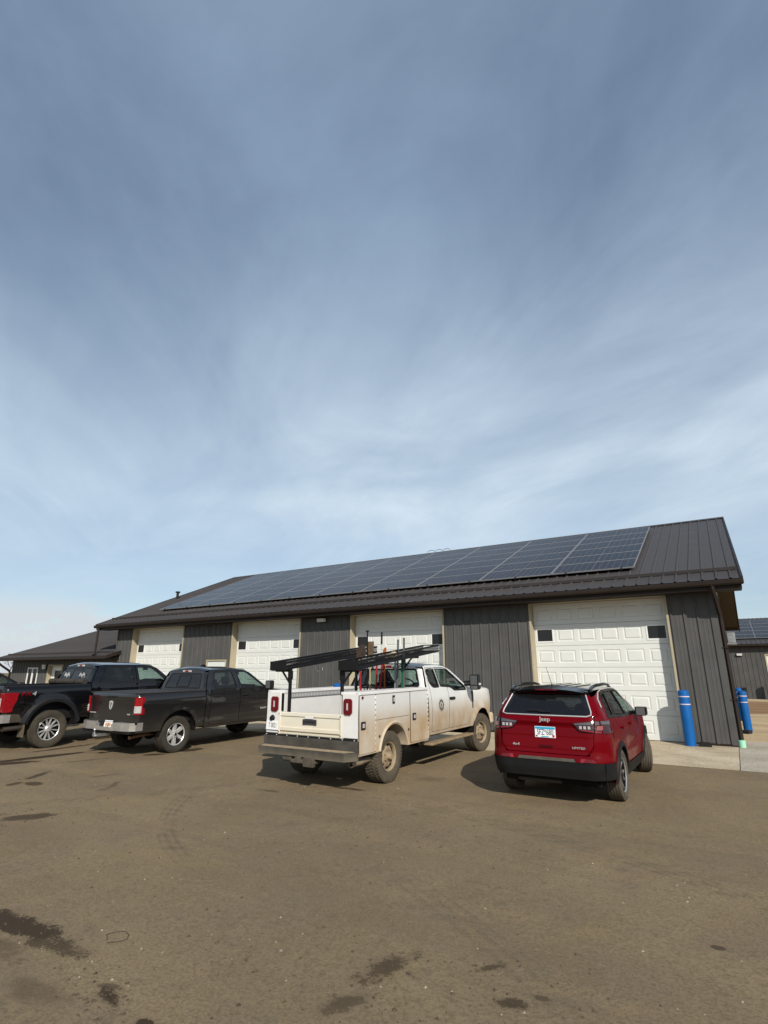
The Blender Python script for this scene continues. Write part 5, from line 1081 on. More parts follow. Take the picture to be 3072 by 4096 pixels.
# ================================================================== WHITE SERVICE TRUCK
m_wh = M('truck_white', (.60, .61, .60), .35, 0, .35, coat=.3, noise=(3, .03), dust=((.375, .265, .148), .86, 1.40, 1.0))
m_whc = M('truck_white_inner', (.62, .62, .61), .45, noise=(4, .06)); m_wht = M('tailgate_cream', (.62, .59, .50), .45, noise=(4, .05), dust=((.50, .40, .25), .80, 1.1, .4))
m_bump = M('bumper_grimy', (.060, .056, .048), .75, noise=(4, .4), dust=((.20, .165, .11), .45, .62, .6)); m_rack = M('rack_black', (.010, .010, .011), .42, noise=(6, .2)); m_sand = M('dust_metal', (.46, .355, .22), .85, noise=(8, .18))
def mesh_sheet(b, P0, U, V, nu, nv, t=.0022):
    """expanded metal: crossing strands over a parallelogram P0 + U*u + V*v"""
    P0, U, V = Vector(P0), Vector(U), Vector(V); n = U.cross(V).normalized() * t
    for k in range(-nv, nu):
        for sg in (0, 1):
            # strand rising by nv cells across nv columns
            u0, u1 = k, k + nv; v0, v1 = (0, nv) if sg == 0 else (nv, 0)
            def cl(u0, v0, u1, v1):
                t0, t1 = 0., 1.
                if u0 < 0: t0 = -u0 / (u1 - u0)
                if u1 > nu: t1 = (nu - u0) / (u1 - u0)
                return (u0 + (u1 - u0) * t0, v0 + (v1 - v0) * t0, u0 + (u1 - u0) * t1, v0 + (v1 - v0) * t1)
            a, c, d, e = cl(u0, v0, u1, v1)
            if d - a < .05: continue
            p = P0 + U * (a / nu) + V * (c / nv); q = P0 + U * (d / nu) + V * (e / nv); w = (q - p).cross(n).normalized() * t
            b.add([p - w - n, p + w - n, p + w + n, p - w + n, q - w - n, q + w - n, q + w + n, q - w + n], [(0, 1, 5, 4), (1, 2, 6, 5), (2, 3, 7, 6), (3, 0, 4, 7)])
def service_truck():
    root = vehicle('service_truck', 'dusty white service truck with utility bed and black ladder rack', 'truck', -6.294, 8.718, -.0049)
    P = dict(yc=1.47, lean=.13, zs=.60, zb=1.45, zr=1.935, yt=2.62, ya=3.52, zc=1.42, yf=4.98, zh=1.38, zfb=.62, wb=4.16, ra=.50, za=.46, r=.418, bw=(.78, .66, 1.52, 1.86), bglass=g_side, crown=.07, bed=0,
             seats=[(2.35, (-.47, .47))], handle_mat=m_trimb, grille=m_trimb, fb=m_wh)
    wf = width([(.55, .945), (.78, .985), (1.05, 1.005), (1.3, .995), (1.46, .965), (1.65, .895), (1.86, .815), (1.935, .745), (2.0, .66)], 4.16, .12, (.50, .46), .028)
    zs, zr = P['zs'], P['zr']
    dr = {'name': 'rear_door', 'out': rnd([(1.62, zs + .06), (2.395, zs + .06), (2.395, 1.48), (2.06, 1.50), (2.05, zr - .045), (1.66, zr - .05), (1.60, 1.50)], [.06, .03, .04, .04, .04, .08, .05]), 'win': rnd([(1.75, 1.51), (2.02, 1.51), (2.02, 1.86), (1.68, 1.845), (1.655, 1.60)], [.06, .02, .02, .07, .06]), 'glass': g_tint}
    df = {'name': 'front_door', 'out': rnd([(2.41, zs + .06), (3.46, zs + .06), (3.56, zs + .25), (3.56, 1.38), (3.40, 1.42), (2.72, zr - .085), (2.56, zr - .045), (2.065, zr - .043), (2.07, 1.515), (2.41, 1.495)], [.03, .06, .08, .04, .05, .1, .05, .04, .04, .03]), 'win': rnd([(2.11, 1.53), (2.56, 1.49), (2.72, 1.42), (3.34, 1.41), (3.25, 1.49), (2.68, 1.835), (2.54, 1.865), (2.11, 1.865)], [.02, .06, .06, .02, .03, .08, .05, .02]), 'glass': g_side, 'handle': (2.56, 1.25)}
    P['doors'] = [dr, df]; pickup_cab(root, P, m_wh, wf)
    for s in (-1, 1):
        mirror(root, .93, 3.24, 1.40, .21, .33, m_trimb, s, .19, True)
        b = MB(); b.prism([(3.60, 1.0), (3.66, .98), (3.69, 1.30), (3.67, 1.37), (3.61, 1.36)], 'x', s * .985, s * 1.004); b.obj('fender_vent', m_trimb, root)
        b = MB(); b.box((s * .90, 1.40, .43), (s * 1.09, 3.42, .475), .018); b.obj('running_board', M('board_dusty', (.24, .18, .11), .9, noise=(8, .35)), root)
    # seal with spikes on the front doors
    for s in (1, -1):
        b = MB(); cx, cz = 2.02, 1.145
        for k in range(18):
            a = 2 * math.pi * k / 18; r1 = .15 if k % 2 == 0 else .13; w = .10
            P3 = [(cx + .095 * math.cos(a - w), cz + .095 * math.sin(a - w)), (cx + r1 * math.cos(a), cz + r1 * math.sin(a)), (cx + .095 * math.cos(a + w), cz + .095 * math.sin(a + w))]
            b.add([(s * (wf(y, z) + .0045), y, z) for y, z in P3], [(0, 1, 2) if s > 0 else (2, 1, 0)])
        ro, ri = arc(cx, cz, .105, 0, 360, 36), arc(cx, cz, .062, 0, 360, 36)
        V = [(s * (wf(y, z) + .005), y, z) for y, z in ro + ri]; n = len(ro); b.add(V, [((k, k + 1, n + k + 1, n + k) if s > 0 else (k + 1, k, n + k, n + k + 1)) for k in range(n - 1)])
        V = [(s * (wf(y, z) + .005), y, z) for y, z in ((cx - .012, cz - .05), (cx + .012, cz - .05), (cx + .03, cz + .01), (cx, cz + .045), (cx - .03, cz + .01))]; b.add(V, [tuple(range(5)) if s > 0 else tuple(range(4, -1, -1))])
        b.obj('door_seal', M('seal_grey', (.10, .105, .10), .6), root)
    # ---------------- utility body
    Y0, Y1, ZB, ZT, W, WI = -1.0, 1.41, .535, 1.49, 1.0, .63; ac, ar, az = .13, .465, .475
    A = arc(ac, az, ar, 180 - math.degrees(math.asin((ZB - az) / ar)), math.degrees(math.asin((ZB - az) / ar)), 22)
    out = [(Y0, ZB)] + A + [(Y1, ZB), (Y1, ZT), (Y0, ZT)]
    dv = [[(-.975, .56), (-.505, .56), (-.505, 1.455), (-.975, 1.455)], [(-.485, 1.05), (.665, 1.05), (.665, 1.455), (-.485, 1.455)], [(.70, .565), (1.385, .565), (1.385, 1.455), (.70, 1.455)]]
    for s in (-1, 1):
        f = lambda y, z, s=s: (s * W, y, z); cb = panel('compartment_side', out, [], f, m_wh, root, .2, .05, s < 0)
        for d, lat in zip(dv, ((-.87, .99), (.09, 1.35), (.835, 1.01))):
            d2 = rnd(d, .02, 2); o = panel('compartment_door', d2, [], lambda y, z, s=s: (s * (W + .011), y, z), m_wh, root, .25, .011, s < 0)
            ly, lz = lat; tall = lat[1] > 1.2
            b = MB(); hh = (.038, .07) if tall else (.062, .062); b.box((s * (W + .014), ly - hh[0], lz - hh[1]), (s * (W + .024), ly + hh[0], lz + hh[1]), .006); la = b.obj('paddle_latch', m_trimb, o)
            b = MB(); b.box((s * (W + .02), ly - hh[0] * .45, lz - hh[1] * .55), (s * (W + .034), ly + hh[0] * .45, lz + hh[1] * .5), .006); b.obj('latch_paddle', m_satin, la)
            b = MB(); n = 11
            for k in range(n):   # hinge knuckles down one edge
                z = d[0][1] + (d[2][1] - d[0][1]) * (k + .5) / n
                if not tall: b.cyl((s * (W + .014), d[1][0] + .008, z - .03), (s * (W + .014), d[1][0] + .008, z + .03), .011, n=8)
            if b.v: tag(b.obj('hinge', m_wh, o), kind='stuff')
        fl = MB(); o_, i_ = arc(ac, az, ar + .055, 172, 8, 24), arc(ac, az, ar - .006, 172, 8, 24); n = len(o_)
        L1 = [(s * (W + .002), y, z) for y, z in o_]; L2 = [(s * (W + .03), y, z) for y, z in [((p[0] + q[0]) / 2, (p[1] + q[1]) / 2) for p, q in zip(o_, i_)]]; L3 = [(s * (W + .012), y, z) for y, z in i_]; L4 = [(s * .7, y, z) for y, z in i_]
        for A2, B2 in ((L1, L2), (L2, L3), (L3, L4)): fl.add(A2 + B2, [((k, k + 1, n + k + 1, n + k) if s > 0 else (k + 1, k, n + k, n + k + 1)) for k in range(n - 1)], True)
        fl.obj('fender_ring', m_whc if False else m_wh, root, 40)
        for py, pz in ((-.36, .78), (.635, .80)): b = MB(); b.cyl((s * (W + .001), py, pz), (s * (W + .012), py, pz), .022, n=8); b.obj('body_plug', m_bump, root)
        b = MB(); b.cyl((s * (W + .014), -.9, 1.425), (s * (W + .03), -.9, 1.425), .022, n=10); b.obj('marker_lamp', m_redd, root)
        b = MB(); b.box((s * WI, Y0 + .02, ZT - .03), (s * (W + .022), Y1, ZT + .022), .010); b.obj('compartment_lid', m_whc, root)
        b = MB(); b.box((s * (WI - .012), Y0 + .03, .80), (s * WI, Y1 - .01, ZT - .03)); b.obj('bed_wall', m_whc, root)
        b = MB(); b.box((s * WI, Y1 - .012, ZB), (s * (W - .004), Y1 - .002, ZT - .03)); b.box((s * .66, Y0 + .03, ZB), (s * (W - .06), Y0 + .30, ZB + .02)); b.box((s * .66, .65, ZB), (s * (W - .06), Y1 - .02, ZB + .02)); b.obj('compartment_shell', m_whc, root)
        b = MB(); b.prism(arc(ac, az, ar + .02, 0, 180, 14) + arc(ac, az, ar + .005, 180, 0, 14), 'x', s * .5, s * .95); b.obj('wheel_liner', m_under, root)
        # rear face beside the tailgate
        rf = MB(); xa, xb = sorted((s * .685, s * W)); rf.box((xa, Y0 - .004, .80), (xb, Y0 + .03, ZT - .002), .006); r_ = rf.obj('rear_corner_panel', m_whc, root)
        cx = s * .808; b = MB(); b.prism(rnd([(cx - .082, 1.157), (cx + .082, 1.157), (cx + .082, 1.41), (cx - .082, 1.41)], .03, 1), 'y', Y0 - .004, Y0 - .028); tl = b.obj('tail_lamp', m_redd, root)
        b = MB(); b.prism(rnd([(cx - .05, 1.19), (cx + .05, 1.19), (cx + .05, 1.377), (cx - .05, 1.377)], .02, 1), 'y', Y0 - .027, Y0 - .034); b.obj('red_lens', M('lamp_red_deep', (.10, .003, .008), .15, 0, .5, coat=.7), tl)
        b = MB(); b.box((cx - .015, Y0 - .041, 1.232), (cx + .015, Y0 - .033, 1.338), .004); b.obj('reverse_lens', M('lens_pale', (.45, .38, .40), .25), tl)
    b = MB(); b.box((-WI, Y0 + .0, .775), (WI, Y1, .80)); b.obj('bed_floor', M('bed_floor', (.10, .095, .085), .8, noise=(5, .4)), root)
    b = MB(); b.box((-WI, Y1 - .03, .80), (WI, Y1, ZT)); b.obj('bed_headboard', m_whc, root)
    # slotted strip along the inner left wall
    b = MB(); b.box((-WI + .013, -.86, 1.375), (-WI + .028, 1.2, 1.465), .003); es = b.obj('slotted_rail', M('rail_grey', (.17, .175, .18), .6), root)
    for k in range(46): b = MB(); y = -.83 + k * .044; b.box((-WI + .028, y, 1.392), (-WI + .031, y + .017, 1.448)); b.obj('slot', M('slot_pale', (.5, .5, .5), .6), es)
    # tailgate: top rail, recessed panel, bottom rail, hinge straps, sign
    b = MB(); b.box((-.665, Y0 - .02, 1.085), (.665, Y0 + .03, 1.155), .010); b.box((-.665, Y0 - .002, .90), (.665, Y0 + .02, 1.09)); b.box((-.665, Y0 - .026, .845), (.665, Y0 + .03, .915), .010); tg = b.obj('tailgate', m_wht, root)
    for s in (-1, 1): b = MB(); b.box((s * .655, Y0 - .03, .79), (s * .695, Y0 - .004, 1.16), .008); b.obj('tailgate_strap', m_wht, tg); b = MB(); b.cyl((s * .675, Y0 - .028, 1.13), (s * .675, Y0 - .04, 1.13), .012, n=8); b.cyl((s * .675, Y0 - .028, .83), (s * .675, Y0 - .04, .83), .012, n=8); b.obj('strap_bolts', m_steel, tg)
    b = MB(); b.prism(rnd([(-.15, .96), (-.07, .967), (.07, .967), (.15, .96), (.15, 1.055), (-.15, 1.055)], .012, 2), 'y', Y0 - .003, Y0 - .016); sg = b.obj('maker_sign', M('sign_black', (.045, .047, .05), .5), tg)
    text('sign_lettering', 'KNAPHEIDE', .062, M('sign_dark', (.012, .012, .013), .4), sg, (0, Y0 - .017, 1.010), (1, 0, 0), (0, 0, 1), .002, 0, .80)
    b = MB(); b.box((-.09, Y0 - .03, 1.062), (.09, Y0 - .018, 1.095), .004); b.obj('tailgate_handle', m_whc, tg)
    b = MB(); b.box((-.72, Y0 - .0, .79), (.72, Y0 + .03, .845)); b.cyl((-.01, Y0 - .001, .815), (-.01, Y0 + .01, .815), .016, n=10); b.obj('rear_sill', m_wht, root)
    # plate on the left corner
    p = plate(root, -.83, Y0 - .022, .928, 'T 0021', m_ink, .305, .152, None, -.06); p['label'] = 'dusty licence plate'
    b = MB(); b.cyl((-.855, Y0 - .004, 1.045), (-.855, Y0 - .05, 1.04), .055, .035, 14); pl = b.obj('plate_lamp', m_trimb, root); pl.rotation_euler = (0, 0, 0)
    # bumper: rubber strip with bolts, upper plate, step
    b = MB(); b.box((-1.0, Y0 - .030, .762), (1.0, Y0 - .008, .795), .003); st = b.obj('rubber_strip', m_trimb, root)
    for k in range(9): x = -.955 + k * .239; b = MB(); b.cyl((x, Y0 - .030, .779), (x, Y0 - .038, .779), .011, n=8); b.obj('bolt', m_satin, st)
    b = MB(); b.box((-1.01, Y0 - .045, .61), (1.01, Y0 + .02, .761), .006); b.obj('bumper_plate', m_bump, root)
    b = MB(); b.prism([(-1.02, Y0 - .05), (-.92, Y0 - .255), (.30, Y0 - .255), (.30, Y0 - .02), (-1.02, Y0 - .02)], 'z', .50, .612); b.prism([(.31, Y0 - .262), (.92, Y0 - .262), (1.03, Y0 - .06), (1.03, Y0 - .02), (.31, Y0 - .02)], 'z', .485, .612); b.obj('step_bumper', m_bump, root)
    b = MB(); b.prism([(-.97, Y0 - .06), (-.89, Y0 - .235), (.89, Y0 - .24), (.98, Y0 - .06)], 'z', .613, .617); b.obj('step_tread', M('tread_sand', (.30, .235, .155), .9, noise=(12, .3)), root)
    b = MB(); b.box((-.05, Y0 - .30, .41), (.05, Y0 + .3, .50), .006); b.box((-.16, Y0 - .28, .40), (.34, Y0 - .12, .46), .02); b.box((.12, Y0 - .30, .36), (.33, Y0 - .22, .50), .01); b.cyl((-.36, Y0 - .2, .45), (-.18, Y0 - .2, .45), .045); b.cyl((-.18, Y0 - .24, .43), (.05, Y0 - .24, .43), .025); b.obj('tow_hitch', M('hitch_grime', (.075, .066, .052), .8, noise=(9, .4)), root)
    b = MB(); b.tube([(.75, .2, .46), (.82, -.4, .42), (.86, -.82, .415), (.865, -1.0, .41)], .046, 16, False); b.lathe([(-1.0, .046), (-1.0, .040), (-.7, .040)], (.865, 0, .41), 'y', 16); b.obj('exhaust_pipe', M('exhaust_tan', (.30, .25, .18), .5, .4), root)
    b = MB(); b.cyl((-.55, .6, .43), (-.55, 1.5, .43), .17); b.obj('fuel_tank', m_under, root)
    # ---------------- ladder rack: sloping expanded-metal trays on posts
    sl = .116; zt = lambda y: 1.866 + sl * (y + 1.0); ang = math.atan(sl); ya_, yb_ = -1.0, 2.03; L = yb_ - ya_
    for s in (-1, 1):
        xi, xo = s * .60, s * .97; h = .148; b = MB()
        def bar(x0, x1, dz0, dz1): b.add([(x, y, zt(y) + dz) for y in (ya_, yb_) for x, dz in ((x0, dz0), (x1, dz0), (x1, dz1), (x0, dz1))], [(0, 1, 2, 3), (7, 6, 5, 4), (0, 4, 5, 1), (1, 5, 6, 2), (2, 6, 7, 3), (3, 7, 4, 0)])
        for x in (xi, xo):
            bar(x - .014, x + .014, h - .036, h); bar(x - .014, x + .014, -.004, .030)
        bar(min(xi, xo) + .013, max(xi, xo) - .013, -.004, .0)
        tr = b.obj('rack_tray', m_rack, root)
        for x in (xi, xo): b = MB(); mesh_sheet(b, (x, ya_, zt(ya_) + .018), (0, L, L * sl), (0, 0, h - .048), 90, 4, .0024); b.obj('tray_mesh', m_rack, tr)
        for yy in (ya_, yb_):
            b = MB(); x0, x1 = sorted((xi, xo)); y2 = yy + (.006 if yy < 0 else -.006); z = zt(yy)
            if yy < 0: b.box((x0 - .012, yy - .008, z - .008), (x1 + .012, yy + .004, z + h + .004), .003)
            else: b.box((x0, yy - .02, z), (x1, yy, z + .025)); b.box((x0, yy - .02, z + h - .022), (x1, yy, z + h))
            b.obj('tray_end', m_rack, tr)
        b = MB(); b.prism([(min(xi, xo) + .0, zt(-.9)), (max(xi, xo), zt(-.9)), (max(xi, xo) - .02, zt(-.9) - .028), (min(xi, xo) + .02, zt(-.9) - .028)], 'y', -.99, -.80); b.obj('tray_bracket', m_rack, tr)
        for py in (-.88, 1.2):
            px = s * .585; zb0 = .80; ztp = zt(py) - .028
            b = MB(); b.box((px - .024, py - .024, zb0), (px + .024, py + .024, ztp), .004); b.box((px - .036, py - .034, ztp - .15), (px + .036, py + .034, ztp), .004)
            b.box((px, py - .024, ztp - .02), (s * .93, py + .024, ztp + .024)); b.cyl((px + s * .01, py, ztp - .22), (s * .78, py, ztp - .01), .018, n=6)
            b.obj('rack_post', m_rack, root)
    # wire hook hanging off the left tray
    b = MB(); b.tube([(-.60, -.15, 1.96), (-.598, -.14, 1.86), (-.59, -.05, 1.82), (-.60, .06, 1.84), (-.6, .07, 1.9)], .004, 5); b.obj('hanging_wire', m_steel, root)
    # mesh guard behind the cab window
    b = MB(); mesh_sheet(b, (-.60, 1.37, 1.50), (1.20, 0, 0), (0, 0, .46), 26, 10, .0026); g = b.obj('cab_guard_mesh', m_rack, root)
    b = MB(); b.box((-.62, 1.36, 1.48), (.62, 1.385, 1.505)); b.box((-.62, 1.36, 1.955), (.62, 1.385, 1.98)); b.box((-.01, 1.36, 1.5), (.01, 1.385, 1.96)); b.obj('cab_guard_frame', m_rack, root)
    add_wheels(root, [(.855, 0, 0), (-.855, 0, 0), (.855, 4.16, -.16), (-.855, 4.16, -.16)], .418, .275, .235, 'steel', (M('steel_wheel_dusty', (.27, .21, .138), .8, noise=(9, .2)),), 'at', m_tyred)
    return root
ST = service_truck()
# tools standing in the truck bed (world space, using the truck's own frame)
def tw(x, y, z):
    m = Matrix.Translation(ST.location) @ ST.rotation_euler.to_matrix().to_4x4(); return m @ Vector((x, y, z))
def tool(name, label, cat): t = thing(name, label, cat); t.location = tw(0, 0, 0); t.rotation_euler = ST.rotation_euler; return t
m_wood = M('ash_wood', (.36, .26, .15), .7, noise=(10, .2)); m_rust = M('rusty_dark', (.045, .032, .024), .85, noise=(18, .5)); m_rust2 = M('dirty_steel', (.115, .078, .048), .8, noise=(16, .5)); m_orange = M('orange_paint', (.26, .075, .016), .6, noise=(12, .15)); m_redp = M('red_paint', (.26, .016, .02), .45, noise=(12, .12)); m_green = M('green_paint', (.015, .085, .045), .5); m_gr = M('grey_post', (.10, .11, .11), .6, noise=(12, .3))
def shovel(label, x0, x1, y, ztop, bl, bw, mb, mh, square=False, zb=.80):
    t = tool('shovel', label, 'shovel'); b = MB(); z0 = ztop - bl; b.cyl((x0, y - .05, zb), (x1, y, z0 + .04), .017, n=10); b.obj('handle', mh, t)
    P = [(-bw, 0), (bw, 0), (bw, bl * (.95 if square else .55)), (bw * (.6 if not square else .9), bl * (.9 if not square else 1)), (0, bl), (-bw * (.6 if not square else .9), bl * (.9 if not square else 1)), (-bw, bl * (.95 if square else .55))]
    b = MB(); n = len(P); V = [(x1 + u, y + .02 - .10 * (u / bw) ** 2 * .25 + .02 * (v / bl), z0 + v) for u, v in P] + [(x1 + u, y + .024 - .025 * (u / bw) ** 2 + .02 * (v / bl), z0 + v) for u, v in P]
    b.add(V, [tuple(range(n)), tuple(range(2 * n - 1, n - 1, -1))] + [(i, (i + 1) % n, n + (i + 1) % n, n + i) for i in range(n)]); b.cyl((x1, y + .005, z0 - .12), (x1, y + .02, z0 + .05), .02, n=8); b.obj('blade', mb, t)
shovel('round shovel with rusty dark blade up and red handle in truck bed', -.26, -.275, .92, 2.37, .29, .115, m_rust, m_redp)
shovel('square spade with muddy brown blade up and wooden handle in truck bed', -.06, -.085, .98, 2.42, .32, .085, m_rust2, m_wood, True)
shovel('narrow trenching spade painted orange, blade up in truck bed', .30, .275, .97, 2.295, .13, .040, m_orange, m_orange)
t = tool('digging_bar', 'tall dark digging bar with flat head standing in truck bed', 'bar'); b = MB(); b.cyl((-.10, .9, .80), (-.118, .93, 2.62), .015, n=8); b.box((-.155, .915, 2.615), (-.08, .945, 2.645), .005); b.obj('bar', m_rack, t)
t = tool('long_pole', 'thin pole with thick black grip standing in truck bed', 'pole'); b = MB(); b.cyl((.19, .93, .80), (.218, .95, 2.38), .010, n=8); b.obj('shaft', m_satin, t); b = MB(); b.cyl((.218, .95, 2.36), (.222, .953, 2.60), .020, .018, 10); b.obj('grip', m_rack, t)
for x0, x1, lab in ((.105, .115, 'upright red tool handle in truck bed'), (.15, .255, 'red tool handle leaning against the orange spade in truck bed')):
    t = tool('hand_tool', lab, 'tool'); b = MB(); b.cyl((x0, .88, .80), (x1, .93, 2.06), .019, n=10); b.obj('handle', m_redp, t); b = MB(); b.box((x1 - .03, .90, 2.05), (x1 + .03, .96, 2.14), .01); b.obj('head', m_rust, t)
def tpost(label, x0, x1, y, zt_, m):
    t = tool('fence_post', label, 'post'); b = MB(); d = Vector((x1 - x0, 0, zt_ - .8)); V = []
    for z, x in ((.80, x0), (zt_, x1)): V += [(x - .022, y, z), (x + .022, y, z), (x + .022, y + .006, z), (x + .004, y + .006, z), (x + .004, y + .035, z), (x - .004, y + .035, z), (x - .004, y + .006, z), (x - .022, y + .006, z)]
    b.add(V, [(i, (i + 1) % 8, 8 + (i + 1) % 8, 8 + i) for i in range(8)] + [tuple(range(7, -1, -1)), tuple(range(8, 16))]); b.obj('post', m, t)
tpost('dark steel fence post leaning left in truck bed', .55, .61, .95, 2.44, m_gr); tpost('dark steel fence post beside the green one in truck bed', .70, .735, .97, 2.47, m_gr); tpost('green painted fence post in truck bed', .715, .725, .90, 2.02, m_green); tpost('pale grey steel post in truck bed', .50, .515, .99, 2.10, M('pale_post', (.22, .25, .26), .6))
t = tool('canvas_bag', 'crumpled tan canvas bag lying in the ladder rack tray', 'bag'); b = MB(); b.lathe([(-.11, .004), (-.09, .035), (-.03, .05), (.04, .048), (.09, .03), (.115, .004)], (.72, .55, 2.12), 'x', 12); b.lathe([(-.06, .004), (-.04, .03), (.03, .034), (.07, .004)], (.78, .50, 2.16), 'x', 10); b.obj('bag', M('canvas_tan', (.40, .33, .22), .85, noise=(14, .25), bump=(30, .6, .02)), t)
t = tool('blue_jug', 'small blue jug sitting on the white truck side box', 'jug'); b = MB(); b.lathe([(0, .085), (.045, .09), (.06, .075), (.065, .03), (.075, .03), (.075, .002)], (-.82, .85, 1.512), 'z', 16); b.obj('jug', m_blue, t)
# ================================================================== RED SUV
def red_suv():
    root = vehicle('red_suv', 'red compact SUV with black roof parked before the nearest overhead door', 'car', -2.53, 9.40, 0.0)
    red = M('paint_red', (.108, .0004, .003), .30, .0, .03, coat=.22, noise=(2, .03)); wb = 2.636; AR = .405; AZ = .352
    wt = lerp_tab([(.22, .82), (.40, .872), (.60, .888), (.85, .89), (1.0, .878), (1.12, .848), (1.22, .802), (1.50, .665), (1.58, .60), (1.66, .5)])
    yr = lerp_tab([(.25, -.74), (.38, -.82), (.52, -.865), (.60, -.87), (.66, -.855), (.72, -.835), (.95, -.825), (1.10, -.80), (1.20, -.755), (1.32, -.66), (1.48, -.525), (1.58, -.42)])
    RCt = lerp_tab([(.3, .31), (1.12, .31), (1.24, .20), (1.6, .18)])
    def wf(y, z):
        v = wt(z); t = max(0, y - 2.5) / 1.05; v -= .22 * t * t; RC = RCt(z); d = max(0, yr(z) + RC - y); v -= RC - math.sqrt(max(RC * RC - min(d, RC * .97) ** 2, 1e-7))
        for c in (0, wb): q = math.hypot(y - c, z - AZ) - AR; v += .018 * math.exp(-(q / .06) ** 2)
        v -= .018 * math.exp(-((z - .70) / .10) ** 2) * (1 if .45 < y < 2.2 else 0) * min(1, max(0, (y - .45) / .2), max(0, (2.2 - y) / .2)); return v
    k = lambda z: RCt(z) * .293
    ey = lambda z: yr(z) + k(z)
    A0 = arc(0, AZ, AR, 196, -16, 20); A1 = arc(wb, AZ, AR, 196, -16, 20)
    win_q = rnd([(-.33, 1.195), (.02, 1.175), (.24, 1.50), (-.02, 1.475)], [.04, .03, .03, .05]); win_r = rnd([(.07, 1.175), (.98, 1.125), (.96, 1.515), (.31, 1.51)], [.03, .02, .03, .04]); win_f = rnd([(1.05, 1.125), (1.98, 1.10), (1.93, 1.15), (1.42, 1.475), (1.30, 1.505), (1.03, 1.515)], [.02, .02, .03, .08, .05, .02])
    side = [(ey(.60), .60), (-AR - .09, .60), (-AR - .06, .30)] + A0[1:-1] + [(AR + .06, .27), (wb - AR - .06, .27)] + A1[1:-1] + [(wb + AR + .1, .30), (3.36, .34), (3.47, .55), (3.46, .80), (3.30, .93), (2.10, 1.075), (1.38, 1.525), (1.0, 1.56), (.2, 1.555), (-.30, 1.50), (ey(1.46), 1.46)] + [(ey(z), z) for z in (1.35, 1.25, 1.18, 1.08, .95, .8, .7, .64)]
    d_r = rnd([(.42, .50), (.44, .42), (1.005, .42), (1.005, 1.545), (.27, 1.54), (.03, 1.16), (.20, .90), (.40, .70)], [.03, .03, .02, .05, .06, .04, .1, .08]); d_f = rnd([(1.02, .42), (2.02, .42), (2.10, .60), (2.10, 1.05), (1.40, 1.51), (1.28, 1.54), (1.02, 1.545)], [.02, .06, .08, .04, .1, .05, .05])
    both('body_side', side, [grow(d_r, .005), grow(d_f, .005), win_q], wf, red, root, .09, .03)
    for nm, d, w, g, hy in (('rear_door', d_r, win_r, g_tint, .42), ('front_door', d_f, win_f, g_side, 1.17)):
        for s, o in zip((1, -1), both(nm, d, [w], wf, red, root, .1, .03, .001)):
            panel('window_glass', w, [], lambda y, z, s=s: (s * (wf(y, z) - .008), y, z), g, o, .15, 0, s < 0); panel('window_trim', grow(w, .03), [grow(w, -.008)], lambda y, z, s=s: (s * (wf(y, z) + .004), y, z), m_glossb, o, .2, .01, s < 0)
            b = MB(); x = wf(hy, .98); b.box((s * x, hy - .10, .965), (s * (x + .035), hy + .10, .998), .012); b.obj('door_handle', red, o)
    for s in (1, -1):
        panel('quarter_glass', win_q, [], lambda y, z, s=s: (s * (wf(y, z) - .008), y, z), g_dark, root, .15, 0, s < 0); panel('quarter_trim', grow(win_q, .03), [grow(win_q, -.008)], lambda y, z, s=s: (s * (wf(y, z) + .004), y, z), m_glossb, root, .2, .01, s < 0)
        # bright strip over the windows, down the rear pillar
        P = [(1.95, 1.085), (1.40, 1.49), (1.25, 1.535), (.9, 1.55), (.2, 1.545), (-.12, 1.515), (-.36, 1.43), (-.47, 1.32)]; b = MB(); b.tube([(s * (wf(y, z) + .006), y, z) for y, z in P], .011, 6); b.obj('bright_strip', m_satin, root)
        b = MB(); x = wf(-.33, 1.0)
        fu = rnd([(-.42, .90), (-.22, .90), (-.22, 1.06), (-.42, 1.06)], .03)
        if s > 0: panel('fuel_flap', fu, [], lambda y, z: (wf(y, z) + .004, y, z), red, root, .08, .006)
        # cladding: arches and sill
        for c in (0, wb):
            o_, i_ = arc(c, AZ, AR + .062, 188, -8, 24), arc(c, AZ, AR - .004, 188, -8, 24); n = len(o_); fl = MB()
            L0 = [(s * (wf(y, max(z, .3)) + .001), y, z) for y, z in o_]; L1 = [(s * (wf(y, max(z, .3)) + .022), y, z) for y, z in [(p[0] * .85 + q[0] * .15, p[1] * .85 + q[1] * .15) for p, q in zip(o_, i_)]]; L2 = [(s * (wf(y, max(z, .3)) + .018), y, z) for y, z in i_]; L3 = [(s * .72, y, z) for y, z in i_]
            for A2, B2 in ((L0, L1), (L1, L2), (L2, L3)): fl.add(A2 + B2, [((q, q + 1, n + q + 1, n + q) if s > 0 else (q + 1, q, n + q, n + q + 1)) for q in range(n - 1)], True)
            fl.obj('arch_cladding', m_flare, root, 40)
            b = MB(); b.prism(arc(c, AZ, AR + .015, 0, 180, 14) + arc(c, AZ, AR, 180, 0, 14), 'x', s * .5, s * .86); b.obj('wheel_liner', m_under, root)
        panel('sill_cladding', [(AR + .06, .24), (wb - AR - .06, .24), (wb - AR - .06, .41), (AR + .06, .44)], [], lambda y, z, s=s: (s * (wf(y, z) + .014), y, z), m_flare, root, .1, .03, s < 0)
        mirror(root, .80, 1.66, 1.06, .19, .15, m_glossb, s, .10)
        b = MB(); b.tube([(s * .605, -.42, 1.545), (s * .61, -.28, 1.59), (s * .612, .05, 1.615), (s * .612, .7, 1.62), (s * .61, 1.0, 1.60), (s * .60, 1.2, 1.55)], .026, 8); b.obj('roof_rail', m_glossb, root)
